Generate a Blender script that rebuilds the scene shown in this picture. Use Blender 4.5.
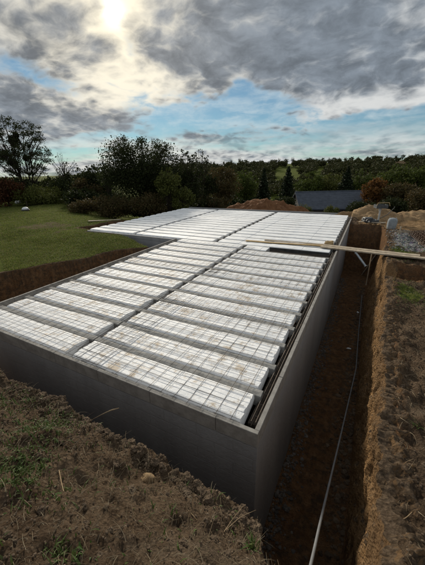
import bpy, math, random
import numpy as np
from mathutils import Vector, Matrix

for o in list(bpy.data.objects):
    bpy.data.objects.remove(o)
scene = bpy.context.scene
COL = scene.collection
rng = np.random.default_rng(7)
random.seed(7)

# ------------------------------------------------------------------ camera
F, PITCH, YAW, ROLL = 286.97, 0.37345, 0.49088, -0.024515
CAM = np.array([0.8437, -2.8554, 2.7042])
FW = np.array([-math.sin(YAW) * math.cos(PITCH), math.cos(YAW) * math.cos(PITCH), -math.sin(PITCH)])
R0 = np.array([math.cos(YAW), math.sin(YAW), 0.0])
U0 = np.cross(R0, FW)
RT = math.cos(ROLL) * R0 + math.sin(ROLL) * U0
UP = -math.sin(ROLL) * R0 + math.cos(ROLL) * U0
cam_d = bpy.data.cameras.new('camera')
cam = bpy.data.objects.new('camera', cam_d)
COL.objects.link(cam)
cam.matrix_world = Matrix(((RT[0], UP[0], -FW[0], CAM[0]), (RT[1], UP[1], -FW[1], CAM[1]),
                           (RT[2], UP[2], -FW[2], CAM[2]), (0, 0, 0, 1)))
cam_d.sensor_fit = 'VERTICAL'
cam_d.sensor_height = 36
cam_d.sensor_width = 36
cam_d.lens = F / 565 * 36
cam_d.clip_start = 0.05
cam_d.clip_end = 4000
scene.camera = cam


def ray(px, py):
    d = FW + RT * (px - 212.5) / F - UP * (py - 282.5) / F
    return d / np.linalg.norm(d)


def at_z(px, py, z):
    d = ray(px, py)
    return CAM + d * (z - CAM[2]) / d[2]


def at_d(px, D, py=200):
    d = ray(px, py)
    h = math.hypot(d[0], d[1])
    return CAM[0] + d[0] / h * D, CAM[1] + d[1] / h * D


def z_of(px, py, D):
    d = ray(px, py)
    return CAM[2] + d[2] / math.hypot(d[0], d[1]) * D


# ------------------------------------------------------------------ world, sun, exposure
SUN_EL, SUN_AZ = math.radians(21.5), math.radians(-42.3)      # azimuth from +y towards +x
SUND = Vector((math.sin(SUN_AZ) * math.cos(SUN_EL), math.cos(SUN_AZ) * math.cos(SUN_EL), math.sin(SUN_EL)))


class NB:
    """small node builder"""
    def __init__(s, tree):
        s.t = tree
        s.n = tree.nodes
        s.l = tree.links

    def node(s, kind, **kw):
        nd = s.n.new(kind)
        for k, v in kw.items():
            setattr(nd, k, v)
        return nd

    def put(s, sock, v):
        if isinstance(v, bpy.types.NodeSocket):
            s.l.new(v, sock)
        elif v is not None:
            try:
                sock.default_value = v
            except Exception:
                sock.default_value = tuple(v) + (1.0,)

    def m(s, op, a, b=None, c=None, clamp=False):
        nd = s.node('ShaderNodeMath', operation=op, use_clamp=clamp)
        for i, x in enumerate((a, b, c)):
            if x is not None:
                s.put(nd.inputs[i], x)
        return nd.outputs[0]

    def vm(s, op, a, b=None, scale=None):
        nd = s.node('ShaderNodeVectorMath', operation=op)
        s.put(nd.inputs[0], a)
        if b is not None:
            s.put(nd.inputs[1], b)
        if scale is not None:
            s.put(nd.inputs['Scale'], scale)
        return nd.outputs['Value'] if op in ('LENGTH', 'DOT_PRODUCT') else nd.outputs['Vector']

    def noise(s, vec, scale, detail=4, rough=.55, dist=0.0, out='Fac'):
        nd = s.node('ShaderNodeTexNoise')
        s.put(nd.inputs['Vector'], vec)
        s.put(nd.inputs['Scale'], scale)
        s.put(nd.inputs['Detail'], detail)
        s.put(nd.inputs['Roughness'], rough)
        s.put(nd.inputs['Distortion'], dist)
        return nd.outputs[out]

    def voro(s, vec, scale, feature='F1', out='Distance'):
        nd = s.node('ShaderNodeTexVoronoi', feature=feature)
        s.put(nd.inputs['Vector'], vec)
        s.put(nd.inputs['Scale'], scale)
        return nd.outputs[out]

    def step(s, x, a, b, lo=0.0, hi=1.0):
        nd = s.node('ShaderNodeMapRange', interpolation_type='SMOOTHSTEP')
        s.put(nd.inputs[0], x)
        for i, v in enumerate((a, b, lo, hi)):
            s.put(nd.inputs[1 + i], v)
        return nd.outputs[0]

    def mix(s, f, a, b, blend='MIX'):
        nd = s.node('ShaderNodeMix', data_type='RGBA', blend_type=blend)
        s.put(nd.inputs[0], f)
        for sock, v in ((nd.inputs[6], a), (nd.inputs[7], b)):
            if isinstance(v, bpy.types.NodeSocket):
                s.l.new(v, sock)
            else:
                sock.default_value = tuple(v)[:3] + (1.0,)
        return nd.outputs[2]

    def scale(s, col, f):
        return s.vm('SCALE', col, scale=f)


W = bpy.data.worlds.new('World')
scene.world = W
W.use_nodes = True
W.node_tree.nodes.clear()
b = NB(W.node_tree)
SKY_STR = 0.05
W.cycles.sampling_method = 'MANUAL'
W.cycles.sample_map_resolution = 256
geo = b.node('ShaderNodeTexCoord').outputs['Generated']
sky = b.node('ShaderNodeTexSky', sky_type='NISHITA', sun_disc=False, sun_elevation=SUN_EL,
             sun_rotation=SUN_AZ, altitude=300, air_density=1.0, dust_density=.15, ozone_density=3.0)
sep = b.node('ShaderNodeSeparateXYZ')
b.put(sep.inputs[0], geo)
dx, dy, dz = sep.outputs
zc = b.m('MAXIMUM', dz, 0.0)
den = b.m('ADD', zc, 0.28)
cp = b.node('ShaderNodeCombineXYZ')
b.put(cp.inputs[0], b.m('DIVIDE', dx, den))
b.put(cp.inputs[1], b.m('DIVIDE', dy, den))
P = cp.outputs[0]
az = b.m('ARCTAN2', dx, dy)
el = b.m('ARCSINE', dz)
ae = b.node('ShaderNodeCombineXYZ')
b.put(ae.inputs[0], az)
b.put(ae.inputs[1], el)
AE = ae.outputs[0]
# the cloud edges are torn, so the masks are read at warped directions
wrp = b.vm('SUBTRACT', b.noise(P, 1.6, 4, .6, out='Color'), (.5, .5, .5))
AEW = b.vm('ADD', AE, b.vm('SCALE', wrp, scale=.16))


def blob(px, py, sx, sy, amp, vec=None):
    d = ray(px, py)
    c = (math.atan2(d[0], d[1]), math.asin(d[2]), 0)
    v = b.vm('MULTIPLY', b.vm('SUBTRACT', vec or AEW, c), (F / sx, F / sy, 0))
    r2 = b.vm('DOT_PRODUCT', v, v)
    return b.m('MULTIPLY', b.m('EXPONENT', b.m('MULTIPLY', r2, -1.0)), amp)


def total(lst):
    t = lst[0]
    for q in lst[1:]:
        t = b.m('ADD', t, q)
    return t


PW = b.vm('ADD', P, b.vm('SCALE', wrp, scale=.30))
n_big = b.noise(P, 1.5, 5, .55, .2)
n_fine = b.noise(PW, 6.5, 5, .62, .2)
puff = b.m('SUBTRACT', .55, b.m('ADD', b.m('MULTIPLY', b.voro(PW, 7.5), .62), b.m('MULTIPLY', b.voro(PW, 17), .30)))   # billows
n_str = b.noise(b.vm('MULTIPLY', AE, (2.2, 15.0, 1)), 1.3, 5, .58, .4)
cover = total([b.m('MULTIPLY', b.m('SUBTRACT', n_big, .5), 1.7), b.m('MULTIPLY', b.m('SUBTRACT', n_fine, .5), .7), b.m('MULTIPLY', puff, .7),
               blob(200, 110, 85, 20, -1.35), blob(262, 100, 40, 16, -.8), blob(375, 136, 100, 17, -1.4), blob(42, 77, 40, 11, -1.15), blob(90, 142, 60, 8, -.7), blob(128, 42, 10, 14, -.5),
               blob(110, 82, 70, 14, .25), blob(275, 128, 40, 7, .25), blob(60, 115, 95, 18, .5), blob(205, 138, 70, 6, .35),
               blob(330, 60, 170, 48, .75), blob(60, 30, 120, 50, .35), blob(385, 95, 90, 18, .45)])
cov = b.step(cover, -.40, .12)
low = b.step(el, math.radians(1), math.radians(8))                 # streaky layer over the horizon
cov_low = b.step(n_str, .34, .58)
cov = b.m('ADD', b.m('MULTIPLY', cov, low), b.m('MULTIPLY', cov_low, b.m('SUBTRACT', 1, low)), clamp=True)
thick = total([b.m('MULTIPLY', b.m('SUBTRACT', n_big, .5), 2.2), b.m('MULTIPLY', b.m('SUBTRACT', n_fine, .5), 1.5), b.m('MULTIPLY', puff, 1.5),
               blob(300, 45, 150, 46, .72), blob(250, 15, 90, 30, .25), blob(50, 112, 105, 15, .80), blob(140, 132, 60, 7, .4), blob(30, 35, 60, 26, .30),
               blob(380, 80, 90, 20, .25), blob(165, 40, 32, 26, .35), blob(85, 40, 22, 16, .3),
               blob(113, 60, 70, 46, -.42), blob(112, 12, 14, 13, -.5), blob(345, 112, 100, 9, -.7), blob(285, 95, 40, 14, -.3), blob(120, 92, 80, 9, -.4),
               blob(200, 90, 60, 10, -.3)])
thk = b.step(thick, -.42, .85)
sund = b.vm('DOT_PRODUCT', geo, tuple(SUND))
glow_w = b.m('POWER', b.m('MAXIMUM', sund, 0), 22)
glow_n = b.m('POWER', b.m('MAXIMUM', sund, 0), 3200)
bright = b.mix(glow_w, (.56, .57, .565), (.92, .835, .65))
dark = b.mix(b.m('MULTIPLY', glow_w, .6), (.150, .175, .205), (.29, .285, .275))
dark = b.scale(dark, b.step(b.m('ADD', b.m('MULTIPLY', n_fine, .55), b.m('MULTIPLY', n_big, .45)), .36, .66, 1.45, .72))
cloud = b.mix(thk, bright, dark)
cloud = b.vm('ADD', cloud, b.scale(b.mix(0.0, (1.0, .93, .76), (1, 1, 1)), b.m('MULTIPLY', glow_n, b.m('SUBTRACT', .8, b.m('MULTIPLY', thk, .8)))))
clear = b.mix(1.0, b.scale(sky.outputs[0], SKY_STR), (.62, .90, .95), 'MULTIPLY')
clear = b.mix(b.step(b.m('ADD', b.m('MULTIPLY', n_fine, .5), b.m('MULTIPLY', n_str, .6)), .45, .72, .10, .55), clear, (.56, .62, .63))                           # thin veil of high haze
allsky = b.mix(cov, clear, cloud)
allsky = b.mix(b.step(dz, -.02, 0.0), (.12, .11, .085), allsky)    # below the horizon: the colour of far ground
bg = b.node('ShaderNodeBackground')
b.put(bg.inputs[0], b.scale(allsky, 1.0 / SKY_STR))
bg.inputs[1].default_value = SKY_STR
b.l.new(bg.outputs[0], b.node('ShaderNodeOutputWorld').inputs[0])

sun_d = bpy.data.lights.new('sun', 'SUN')
sun_d.energy = 3.2
sun_d.angle = math.radians(9)
sun_d.color = (1.0, .91, .76)
sun = bpy.data.objects.new('sun', sun_d)
COL.objects.link(sun)
sun.rotation_euler = SUND.to_track_quat('Z', 'Y').to_euler()
scene.view_settings.view_transform = 'Standard'
scene.view_settings.look = 'None'
scene.view_settings.exposure = 0.3
scene.view_settings.gamma = 1.0
scene.view_settings.use_curve_mapping = False
scene.render.engine = 'CYCLES'
scene.cycles.max_bounces = 6
scene.cycles.diffuse_bounces = 3
scene.cycles.glossy_bounces = 2
scene.cycles.transmission_bounces = 2
scene.render.resolution_x, scene.render.resolution_y = 770, 1024


# ------------------------------------------------------------------ numpy helpers
def _hash(ix, iy, iz, seed):
    with np.errstate(over='ignore'):
        h = (ix.astype(np.int64) * 374761393 + iy.astype(np.int64) * 668265263 + iz.astype(np.int64) * 2147483647 + seed * 974711)
        h = (h ^ (h >> 13)) * 1274126177
        h = h ^ (h >> 16)
    return (h & 0xffffff) / float(0xffffff)


def vnoise(x, y, z=None, seed=0):
    x = np.asarray(x, float); y = np.asarray(y, float)
    z = np.zeros_like(x + y) if z is None else np.asarray(z, float) + 0 * (x + y)
    x = x + 0 * z; y = y + 0 * z
    ix, iy, iz = np.floor(x), np.floor(y), np.floor(z)
    fx, fy, fz = x - ix, y - iy, z - iz
    sx, sy, sz = (q * q * (3 - 2 * q) for q in (fx, fy, fz))
    r = 0
    for a in (0, 1):
        for c in (0, 1):
            for e in (0, 1):
                wgt = (sx if a else 1 - sx) * (sy if c else 1 - sy) * (sz if e else 1 - sz)
                r = r + wgt * _hash(ix + a, iy + c, iz + e, seed)
    return r * 2 - 1


def fbm(x, y, z=None, sc=1.0, oct=4, gain=.5, seed=0):
    t = 0; a = 1.0
    for i in range(oct):
        t = t + a * vnoise(np.asarray(x) * sc, np.asarray(y) * sc, None if z is None else np.asarray(z) * sc, seed + i * 17)
        sc *= 2.03; a *= gain
    return t


def sstep(x, a, c):
    t = np.clip((x - a) / (c - a), 0, 1)
    return t * t * (3 - 2 * t)


def mesh(name, verts, faces, m=None, smooth=False):
    """faces: array (n,3|4) or list of lists/arrays of several sizes"""
    me = bpy.data.meshes.new(name)
    verts = np.asarray(verts, np.float32).reshape(-1, 3)
    if isinstance(faces, np.ndarray) and faces.ndim == 2:
        groups = [faces]
    else:
        by = {}
        for f in faces:
            by.setdefault(len(f), []).append(f)
        groups = [np.array(v) for v in by.values()]
    loops = np.concatenate([g.ravel() for g in groups]).astype(np.int32)
    tot = np.concatenate([np.full(len(g), g.shape[1]) for g in groups]).astype(np.int32)
    start = np.concatenate([[0], np.cumsum(tot)[:-1]]).astype(np.int32)
    me.vertices.add(len(verts)); me.vertices.foreach_set('co', verts.ravel())
    me.loops.add(len(loops)); me.loops.foreach_set('vertex_index', loops)
    me.polygons.add(len(tot)); me.polygons.foreach_set('loop_start', start); me.polygons.foreach_set('loop_total', tot)
    me.polygons.foreach_set('use_smooth', np.full(len(tot), bool(smooth)))
    me.update(calc_edges=True)
    me.validate()
    if m:
        me.materials.append(m)
    return me


def obj(name, me, parent=None, loc=(0, 0, 0), rot=(0, 0, 0)):
    o = bpy.data.objects.new(name, me)
    COL.objects.link(o)
    o.location = loc; o.rotation_euler = rot
    if parent is not None:
        o.parent = parent
    return o


def tag(o, label=None, cat=None, group=None, kind=None):
    if label: o['label'] = label
    if cat: o['category'] = cat
    if group: o['group'] = group
    if kind: o['kind'] = kind
    return o


class MB:
    """collects shapes into one mesh"""
    def __init__(s):
        s.v = []; s.f = []; s.n = 0

    def add(s, v, f):
        v = np.asarray(v, float).reshape(-1, 3)
        s.v.append(v)
        s.f += [[i + s.n for i in q] for q in f]
        s.n += len(v)
        return s

    def box(s, x0, x1, y0, y1, z0, z1):
        v = [(x, y, z) for z in (z0, z1) for y in (y0, y1) for x in (x0, x1)]
        return s.add(v, [(0, 2, 3, 1), (4, 5, 7, 6), (0, 1, 5, 4), (2, 6, 7, 3), (0, 4, 6, 2), (1, 3, 7, 5)])

    def bbox(s, x0, x1, y0, y1, z0, z1, c=.01):
        """box with chamfered edges"""
        v = []; idx = {}
        X, Y, Z = (x0, x1), (y0, y1), (z0, z1)
        for i in (0, 1):
            for j in (0, 1):
                for k in (0, 1):
                    si, sj, sk = (1 if i == 0 else -1), (1 if j == 0 else -1), (1 if k == 0 else -1)
                    idx[(i, j, k, 0)] = len(v); v.append((X[i], Y[j] + sj * c, Z[k] + sk * c))
                    idx[(i, j, k, 1)] = len(v); v.append((X[i] + si * c, Y[j], Z[k] + sk * c))
                    idx[(i, j, k, 2)] = len(v); v.append((X[i] + si * c, Y[j] + sj * c, Z[k]))
        f = []
        g = lambda i, j, k, a: idx[(i, j, k, a)]
        for i in (0, 1):
            q = [g(i, 0, 0, 0), g(i, 1, 0, 0), g(i, 1, 1, 0), g(i, 0, 1, 0)]; f.append(q if i else q[::-1])
            q = [g(0, i, 0, 1), g(0, i, 1, 1), g(1, i, 1, 1), g(1, i, 0, 1)]; f.append(q if i else q[::-1])
            q = [g(0, 0, i, 2), g(1, 0, i, 2), g(1, 1, i, 2), g(0, 1, i, 2)]; f.append(q if i else q[::-1])
        for j in (0, 1):
            for k in (0, 1):
                f.append([g(0, j, k, 1), g(1, j, k, 1), g(1, j, k, 2), g(0, j, k, 2)])
                f.append([g(j, 0, k, 0), g(j, 1, k, 0), g(j, 1, k, 2), g(j, 0, k, 2)])
                f.append([g(j, k, 0, 0), g(j, k, 1, 0), g(j, k, 1, 1), g(j, k, 0, 1)])
        for i in (0, 1):
            for j in (0, 1):
                for k in (0, 1):
                    f.append([g(i, j, k, 0), g(i, j, k, 1), g(i, j, k, 2)])
        return s.add(v, f)

    def tube(s, pts, r, n=6, cap=True):
        pts = np.asarray(pts, float)
        k = len(pts)
        r = np.broadcast_to(np.asarray(r, float), (k,))
        t = np.gradient(pts, axis=0)
        t /= np.linalg.norm(t, axis=1)[:, None] + 1e-12
        a = np.array([0, 0, 1.0]) if abs(t[0][2]) < .9 else np.array([1.0, 0, 0])
        V = []
        for i in range(k):
            u = a - t[i] * (a @ t[i]); u /= np.linalg.norm(u) + 1e-12
            w = np.cross(t[i], u); a = u
            for j in range(n):
                th = 2 * math.pi * j / n
                V.append(pts[i] + r[i] * (math.cos(th) * u + math.sin(th) * w))
        f = [(i * n + j, i * n + (j + 1) % n, (i + 1) * n + (j + 1) % n, (i + 1) * n + j) for i in range(k - 1) for j in range(n)]
        if cap:
            f.append(tuple(range(n))[::-1]); f.append(tuple((k - 1) * n + j for j in range(n)))
        return s.add(V, f)

    def lathe(s, prof, n=20, c=(0, 0, 0), wob=None):
        V = []
        for i, (r, z) in enumerate(prof):
            for j in range(n):
                th = 2 * math.pi * j / n
                rr = r * (1 + (wob(th, z) if wob else 0))
                V.append((c[0] + rr * math.cos(th), c[1] + rr * math.sin(th), c[2] + z))
        k = len(prof)
        f = [(i * n + j, i * n + (j + 1) % n, (i + 1) * n + (j + 1) % n, (i + 1) * n + j) for i in range(k - 1) for j in range(n)]
        f.append(tuple(range(n))[::-1]); f.append(tuple((k - 1) * n + j for j in range(n)))
        return s.add(V, f)

    def build(s, name, m=None, parent=None, smooth=False, loc=(0, 0, 0), rot=(0, 0, 0)):
        return obj(name, mesh(name, np.concatenate(s.v), s.f, m, smooth), parent, loc, rot)


def grid_faces(nr, nc):
    i, j = np.meshgrid(np.arange(nr - 1), np.arange(nc - 1), indexing='ij')
    a = (i * nc + j).ravel()
    return np.stack([a, a + 1, a + nc + 1, a + nc], 1)


# ------------------------------------------------------------------ materials
def new_mat(name):
    m = bpy.data.materials.new(name)
    m.use_nodes = True
    m.node_tree.nodes.clear()
    q = NB(m.node_tree)
    p = q.node('ShaderNodeBsdfPrincipled')
    q.l.new(p.outputs[0], q.node('ShaderNodeOutputMaterial').inputs[0])
    return m, q, p


def bump(q, p, h, strength, dist):
    n = q.node('ShaderNodeBump')
    q.put(n.inputs['Height'], h); n.inputs['Strength'].default_value = strength; n.inputs['Distance'].default_value = dist
    q.l.new(n.outputs[0], p.inputs['Normal'])


def wpos(q):
    return q.node('ShaderNodeNewGeometry').outputs['Position']


def simple(name, c0, c1, sc=8, rough=.85, bmp=.3, dist=.01, spec=.3, metal=0.0, detail=6):
    m, q, p = new_mat(name)
    w = wpos(q)
    n = q.noise(w, sc, detail, .62)
    col = q.mix(q.step(n, .3, .7), c0, c1)
    q.put(p.inputs['Base Color'], col)
    p.inputs['Roughness'].default_value = rough
    p.inputs['Specular IOR Level'].default_value = spec
    p.inputs['Metallic'].default_value = metal
    if bmp:
        bump(q, p, q.noise(w, sc * 3, detail, .6), bmp, dist)
    return m


def island(name, cols, rough=.8, trans=0.0, spec=.2):
    """colour differs from piece to piece"""
    m, q, p = new_mat(name)
    r = q.node('ShaderNodeNewGeometry').outputs['Random Per Island']
    rp = q.node('ShaderNodeValToRGB')
    q.put(rp.inputs[0], r)
    e = rp.color_ramp.elements
    while len(e) < len(cols):
        e.new(.5)
    for i, c in enumerate(cols):
        e[i].position = i / max(1, len(cols) - 1); e[i].color = tuple(c) + (1,)
    n = q.noise(wpos(q), 1.3, 3)
    col = q.mix(q.step(n, .3, .7), q.scale(rp.outputs[0], .75), rp.outputs[0])
    q.put(p.inputs['Base Color'], col)
    p.inputs['Roughness'].default_value = rough
    p.inputs['Specular IOR Level'].default_value = spec
    if trans:
        t = q.node('ShaderNodeBsdfTranslucent')
        q.put(t.inputs[0], q.scale(col, 1.2))
        ms = q.node('ShaderNodeMixShader'); ms.inputs[0].default_value = trans
        q.l.new(p.outputs[0], ms.inputs[1]); q.l.new(t.outputs[0], ms.inputs[2])
        out = [n_ for n_ in q.n if n_.type == 'OUTPUT_MATERIAL'][0]
        q.l.new(ms.outputs[0], out.inputs[0])
    return m


# ground: soil, grass, gravel, sand by painted vertex masks
m_ground, q, p = new_mat('ground_soil')
w = wpos(q)
att = q.node('ShaderNodeAttribute', attribute_name='cover')
sepc = q.node('ShaderNodeSeparateColor'); q.put(sepc.inputs[0], att.outputs['Color'])
gr, gv, sd = sepc.outputs
soil_n = q.noise(w, 2.3, 8, .65)
soil_f = q.noise(w, 28, 6, .65)
soil = q.mix(q.step(soil_n, .33, .68), (.070, .047, .030), (.145, .102, .066))
soil = q.mix(q.m('MULTIPLY', q.step(soil_f, .45, .75), .55), soil, (.21, .158, .11))
soil = q.mix(q.m('MULTIPLY', q.step(q.noise(w, 60, 3), .62, .75), .5), soil, (.045, .032, .022))
soil = q.mix(q.m('MULTIPLY', q.step(q.noise(w, .9, 6, .7), .50, .66), .55), soil, (.048, .034, .024))
soil = q.mix(q.m('MULTIPLY', q.step(q.noise(w, 1.4, 5, .6, .5), .56, .70), .45), soil, (.165, .128, .092))
gn = q.noise(w, .55, 7, .7)
gf = q.noise(w, 14, 6, .7)
grass = q.mix(q.step(gn, .3, .7), (.070, .092, .017), (.115, .134, .028))
grass = q.mix(q.m('MULTIPLY', q.step(gf, .4, .7), .5), grass, (.040, .050, .011))
grass = q.mix(q.m('MULTIPLY', q.step(q.noise(w, 1.7, 5, .7), .52, .70), .55), grass, (.125, .10, .045))
gravel_v = q.voro(w, 22, 'F1', 'Color')
gravel = q.mix(q.step(q.noise(w, 40, 4), .3, .7), (.13, .13, .13), (.34, .335, .33))
gravel = q.mix(.35, gravel, q.scale(gravel_v, .4))
sand = q.mix(q.step(q.noise(w, 3, 7, .65), .3, .7), (.19, .12, .06), (.32, .215, .12))
gedge = q.step(q.m('ADD', gr, q.m('MULTIPLY', q.m('SUBTRACT', q.noise(w, 5, 6, .7), .5), .9)), .35, .6)
nz = q.node('ShaderNodeSeparateXYZ'); q.put(nz.inputs[0], q.node('ShaderNodeNewGeometry').outputs['True Normal'])
clay = q.mix(q.step(q.noise(w, 6, 7, .7), .3, .7), (.13, .066, .032), (.24, .135, .068))
c = q.mix(gedge, soil, grass)
c = q.mix(att.outputs['Alpha'], c, q.mix(q.step(q.noise(w, 9, 6, .7), .42, .66), clay, (.085, .058, .038)))
c = q.mix(q.step(q.m('ADD', gv, q.m('MULTIPLY', q.m('SUBTRACT', q.noise(w, 4, 6, .7), .5), .9)), .35, .6), c, gravel)
c = q.mix(q.step(q.m('ADD', sd, q.m('MULTIPLY', q.m('SUBTRACT', q.noise(w, 3, 6, .7), .5), .9)), .35, .6), c, sand)
q.put(p.inputs['Base Color'], c)
p.inputs['Roughness'].default_value = .95
p.inputs['Specular IOR Level'].default_value = .02
bh = q.m('ADD', q.m('MULTIPLY', q.noise(w, 22, 8, .68), 1.0), q.m('MULTIPLY', q.voro(w, 45), .5))
bump(q, p, bh, 1.0, .05)

m_face, q, p = new_mat('trench_clay')
w = wpos(q)
ws = q.vm('MULTIPLY', w, (1, 1, .35))
n1 = q.noise(ws, 3.0, 8, .65)
c = q.mix(q.step(n1, .3, .7), (.20, .112, .050), (.36, .22, .108))
c = q.mix(q.m('MULTIPLY', q.step(q.noise(ws, 14, 6, .7), .45, .7), .6), c, (.44, .29, .155))
c = q.mix(q.m('MULTIPLY', q.step(q.noise(w, 7, 5, .7), .58, .72), .7), c, (.09, .055, .03))
zz = q.node('ShaderNodeSeparateXYZ'); q.put(zz.inputs[0], w)
top = q.step(q.m('ADD', zz.outputs[2], q.m('MULTIPLY', q.m('SUBTRACT', n1, .5), .9)), -.35, .15)    # dark topsoil over clay
c = q.mix(q.m('MULTIPLY', top, .5), c, (.14, .092, .056))
nz = q.node('ShaderNodeSeparateXYZ'); q.put(nz.inputs[0], q.node('ShaderNodeNewGeometry').outputs['True Normal'])
c = q.mix(q.step(q.m('ADD', nz.outputs[2], q.m('MULTIPLY', q.m('SUBTRACT', n1, .5), .8)), .35, .75), c, q.mix(q.step(q.noise(w, 28, 6, .65), .35, .7), (.085, .060, .040), (.185, .135, .092)))
q.put(p.inputs['Base Color'], c)
p.inputs['Roughness'].default_value = .95
p.inputs['Specular IOR Level'].default_value = .02
bump(q, p, q.m('ADD', q.noise(ws, 14, 8, .75), q.m('MULTIPLY', q.voro(w, 38), .5)), 1.0, .06)

m_floor = simple('trench_floor_soil', (.14, .085, .047), (.23, .145, .083), 5, .95, .9, .02, .15)
m_clod = island('clod_soil', [(.070, .049, .033), (.110, .080, .054), (.150, .110, .076), (.085, .060, .041), (.190, .142, .098)], .95, 0, .1)
m_ground2 = simple('clod_earth', (.070, .049, .033), (.155, .114, .078), 30, .95, .9, .012, .1)
m_stone = island('grey_stone', [(.09, .08, .07), (.14, .12, .10), (.06, .055, .05), (.19, .17, .15)], .8, 0, .3)
m_gstone = island('gravel_stone', [(.20, .20, .20), (.36, .355, .345), (.13, .13, .13), (.46, .45, .44)], .85, 0, .3)
m_straw = island('dry_straw', [(.42, .33, .20), (.24, .17, .10), (.55, .46, .31), (.18, .12, .07)], .8)
m_blade = island('grass_blade', [(.095, .14, .022), (.145, .19, .035), (.20, .20, .06), (.068, .10, .017), (.24, .20, .09)], .65, .35)
m_weed = island('weed_leaf', [(.050, .095, .020), (.085, .13, .03), (.11, .13, .045)], .55, .15)

# polystyrene
m_eps, q, p = new_mat('polystyrene')
w = wpos(q)
beads = q.voro(w, 160)
base = q.mix(q.step(q.noise(w, 3.5, 6, .65), .3, .7), (.80, .81, .82), (.92, .92, .915))
sx = q.node('ShaderNodeSeparateXYZ'); q.put(sx.inputs[0], w)
near = q.step(sx.outputs[1], 9.0, 3.0)                            # the walked-on part is muddier
st = q.step(q.m('ADD', q.noise(w, 5.5, 7, .72), q.m('MULTIPLY', q.noise(w, 1.1, 2), .35)), .68, .84)
st2 = q.step(q.noise(w, 17, 6, .7), .57, .70)
up = q.node('ShaderNodeSeparateXYZ'); q.put(up.inputs[0], q.node('ShaderNodeNewGeometry').outputs['Normal'])
flat = q.step(up.outputs[2], .75, .95)
c = q.mix(q.m('MULTIPLY', q.m('MULTIPLY', st, q.m('MULTIPLY', near, flat)), .75), base, (.40, .29, .16))
c = q.mix(q.m('MULTIPLY', q.m('MULTIPLY', st2, q.m('MULTIPLY', near, flat)), .45), c, (.50, .42, .30))
c = q.mix(q.m('MULTIPLY', q.step(q.noise(w, 26, 5, .7), .60, .70), q.m('MULTIPLY', near, .65)), c, (.24, .16, .08))
q.put(p.inputs['Base Color'], c)
p.inputs['Roughness'].default_value = .6
p.inputs['Specular IOR Level'].default_value = .35
bump(q, p, q.m('ADD', q.m('MULTIPLY', q.noise(w, 30, 6, .7), 1.0), q.m('MULTIPLY', beads, .35)), .55, .012)

m_joist = simple('joist_concrete', (.19, .185, .175), (.32, .315, .30), 9, .9, .7, .012, .2)
m_edge, q, p = new_mat('edging_block_concrete')
w = wpos(q)
c = q.mix(q.step(q.noise(w, 6, 8, .68), .3, .7), (.21, .198, .182), (.33, .315, .29))
c = q.mix(q.m('MULTIPLY', q.step(q.noise(w, 30, 4, .7), .55, .7), .4), c, (.14, .12, .10))
q.put(p.inputs['Base Color'], c)
p.inputs['Roughness'].default_value = .9
p.inputs['Specular IOR Level'].default_value = .2
bump(q, p, q.noise(w, 50, 6, .7), .6, .006)

m_wall, q, p = new_mat('grey_wall_coating')
w = wpos(q)
sx = q.node('ShaderNodeSeparateXYZ'); q.put(sx.inputs[0], w)
cu = q.node('ShaderNodeCombineXYZ')
q.put(cu.inputs[0], q.m('ADD', sx.outputs[0], sx.outputs[1])); q.put(cu.inputs[1], sx.outputs[2])
br = q.node('ShaderNodeTexBrick')
q.put(br.inputs['Vector'], cu.outputs[0])
br.inputs['Scale'].default_value = 1.0
br.inputs['Brick Width'].default_value = .5; br.inputs['Row Height'].default_value = .2
br.inputs['Mortar Size'].default_value = .006; br.inputs['Mortar Smooth'].default_value = .6
br.inputs['Color1'].default_value = (0, 0, 0, 1); br.inputs['Color2'].default_value = (.25, .25, .25, 1); br.inputs['Mortar'].default_value = (1, 1, 1, 1)
vs = q.vm('MULTIPLY', w, (1, 1, .3))
c = q.mix(q.step(q.noise(vs, 1.6, 8, .65), .3, .7), (.235, .238, .244), (.300, .304, .310))
c = q.mix(q.m('MULTIPLY', q.step(q.noise(w, 18, 6, .7), .5, .72), .35), c, (.34, .342, .345))
c = q.mix(q.m('MULTIPLY', q.step(q.noise(w, 4, 6, .75), .62, .75), .3), c, (.17, .14, .11))
c = q.mix(q.m('MULTIPLY', br.outputs['Fac'], .35), c, (.30, .295, .285))
c = q.mix(q.m('MULTIPLY', q.step(q.noise(w, 2.2, 8, .8), .62, .72), .25), c, (.24, .20, .155))
q.put(p.inputs['Base Color'], c)
p.inputs['Roughness'].default_value = .7
p.inputs['Specular IOR Level'].default_value = .3
bump(q, p, q.m('ADD', q.m('MULTIPLY', br.outputs['Color'], -.6), q.m('MULTIPLY', q.noise(w, 16, 7, .7), 1.1)), .9, .010)

m_steel = simple('mesh_steel', (.060, .052, .046), (.12, .085, .06), 20, .6, 0, .01, .5, .5)
m_rust = simple('rusty_steel', (.060, .034, .022), (.115, .062, .034), 12, .8, .3, .004, .3, .2)
m_wood = simple('weathered_plank', (.27, .215, .155), (.46, .39, .29), 7, .8, .4, .006, .2)
m_ywood = simple('yellow_plank', (.36, .25, .12), (.52, .38, .20), 6, .75, .3, .005, .2)
m_rim = simple('rim_debris', (.035, .03, .025), (.075, .06, .048), 20, .95, .8, .02, .1)
m_galv = simple('galvanised_tube', (.33, .37, .40), (.48, .52, .55), 10, .45, .1, .003, .5, .6)
m_conduit = simple('grey_conduit', (.13, .135, .14), (.19, .195, .20), 6, .5, .1, .002, .4)
m_slate, q, p = new_mat('slate_roof')
w = wpos(q)
c = q.mix(q.step(q.noise(w, 1.8, 7, .7), .3, .7), (.040, .050, .068), (.072, .086, .112))
c = q.mix(q.m('MULTIPLY', q.step(q.noise(w, 9, 3, .7), .62, .72), .5), c, (.13, .14, .16))
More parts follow.
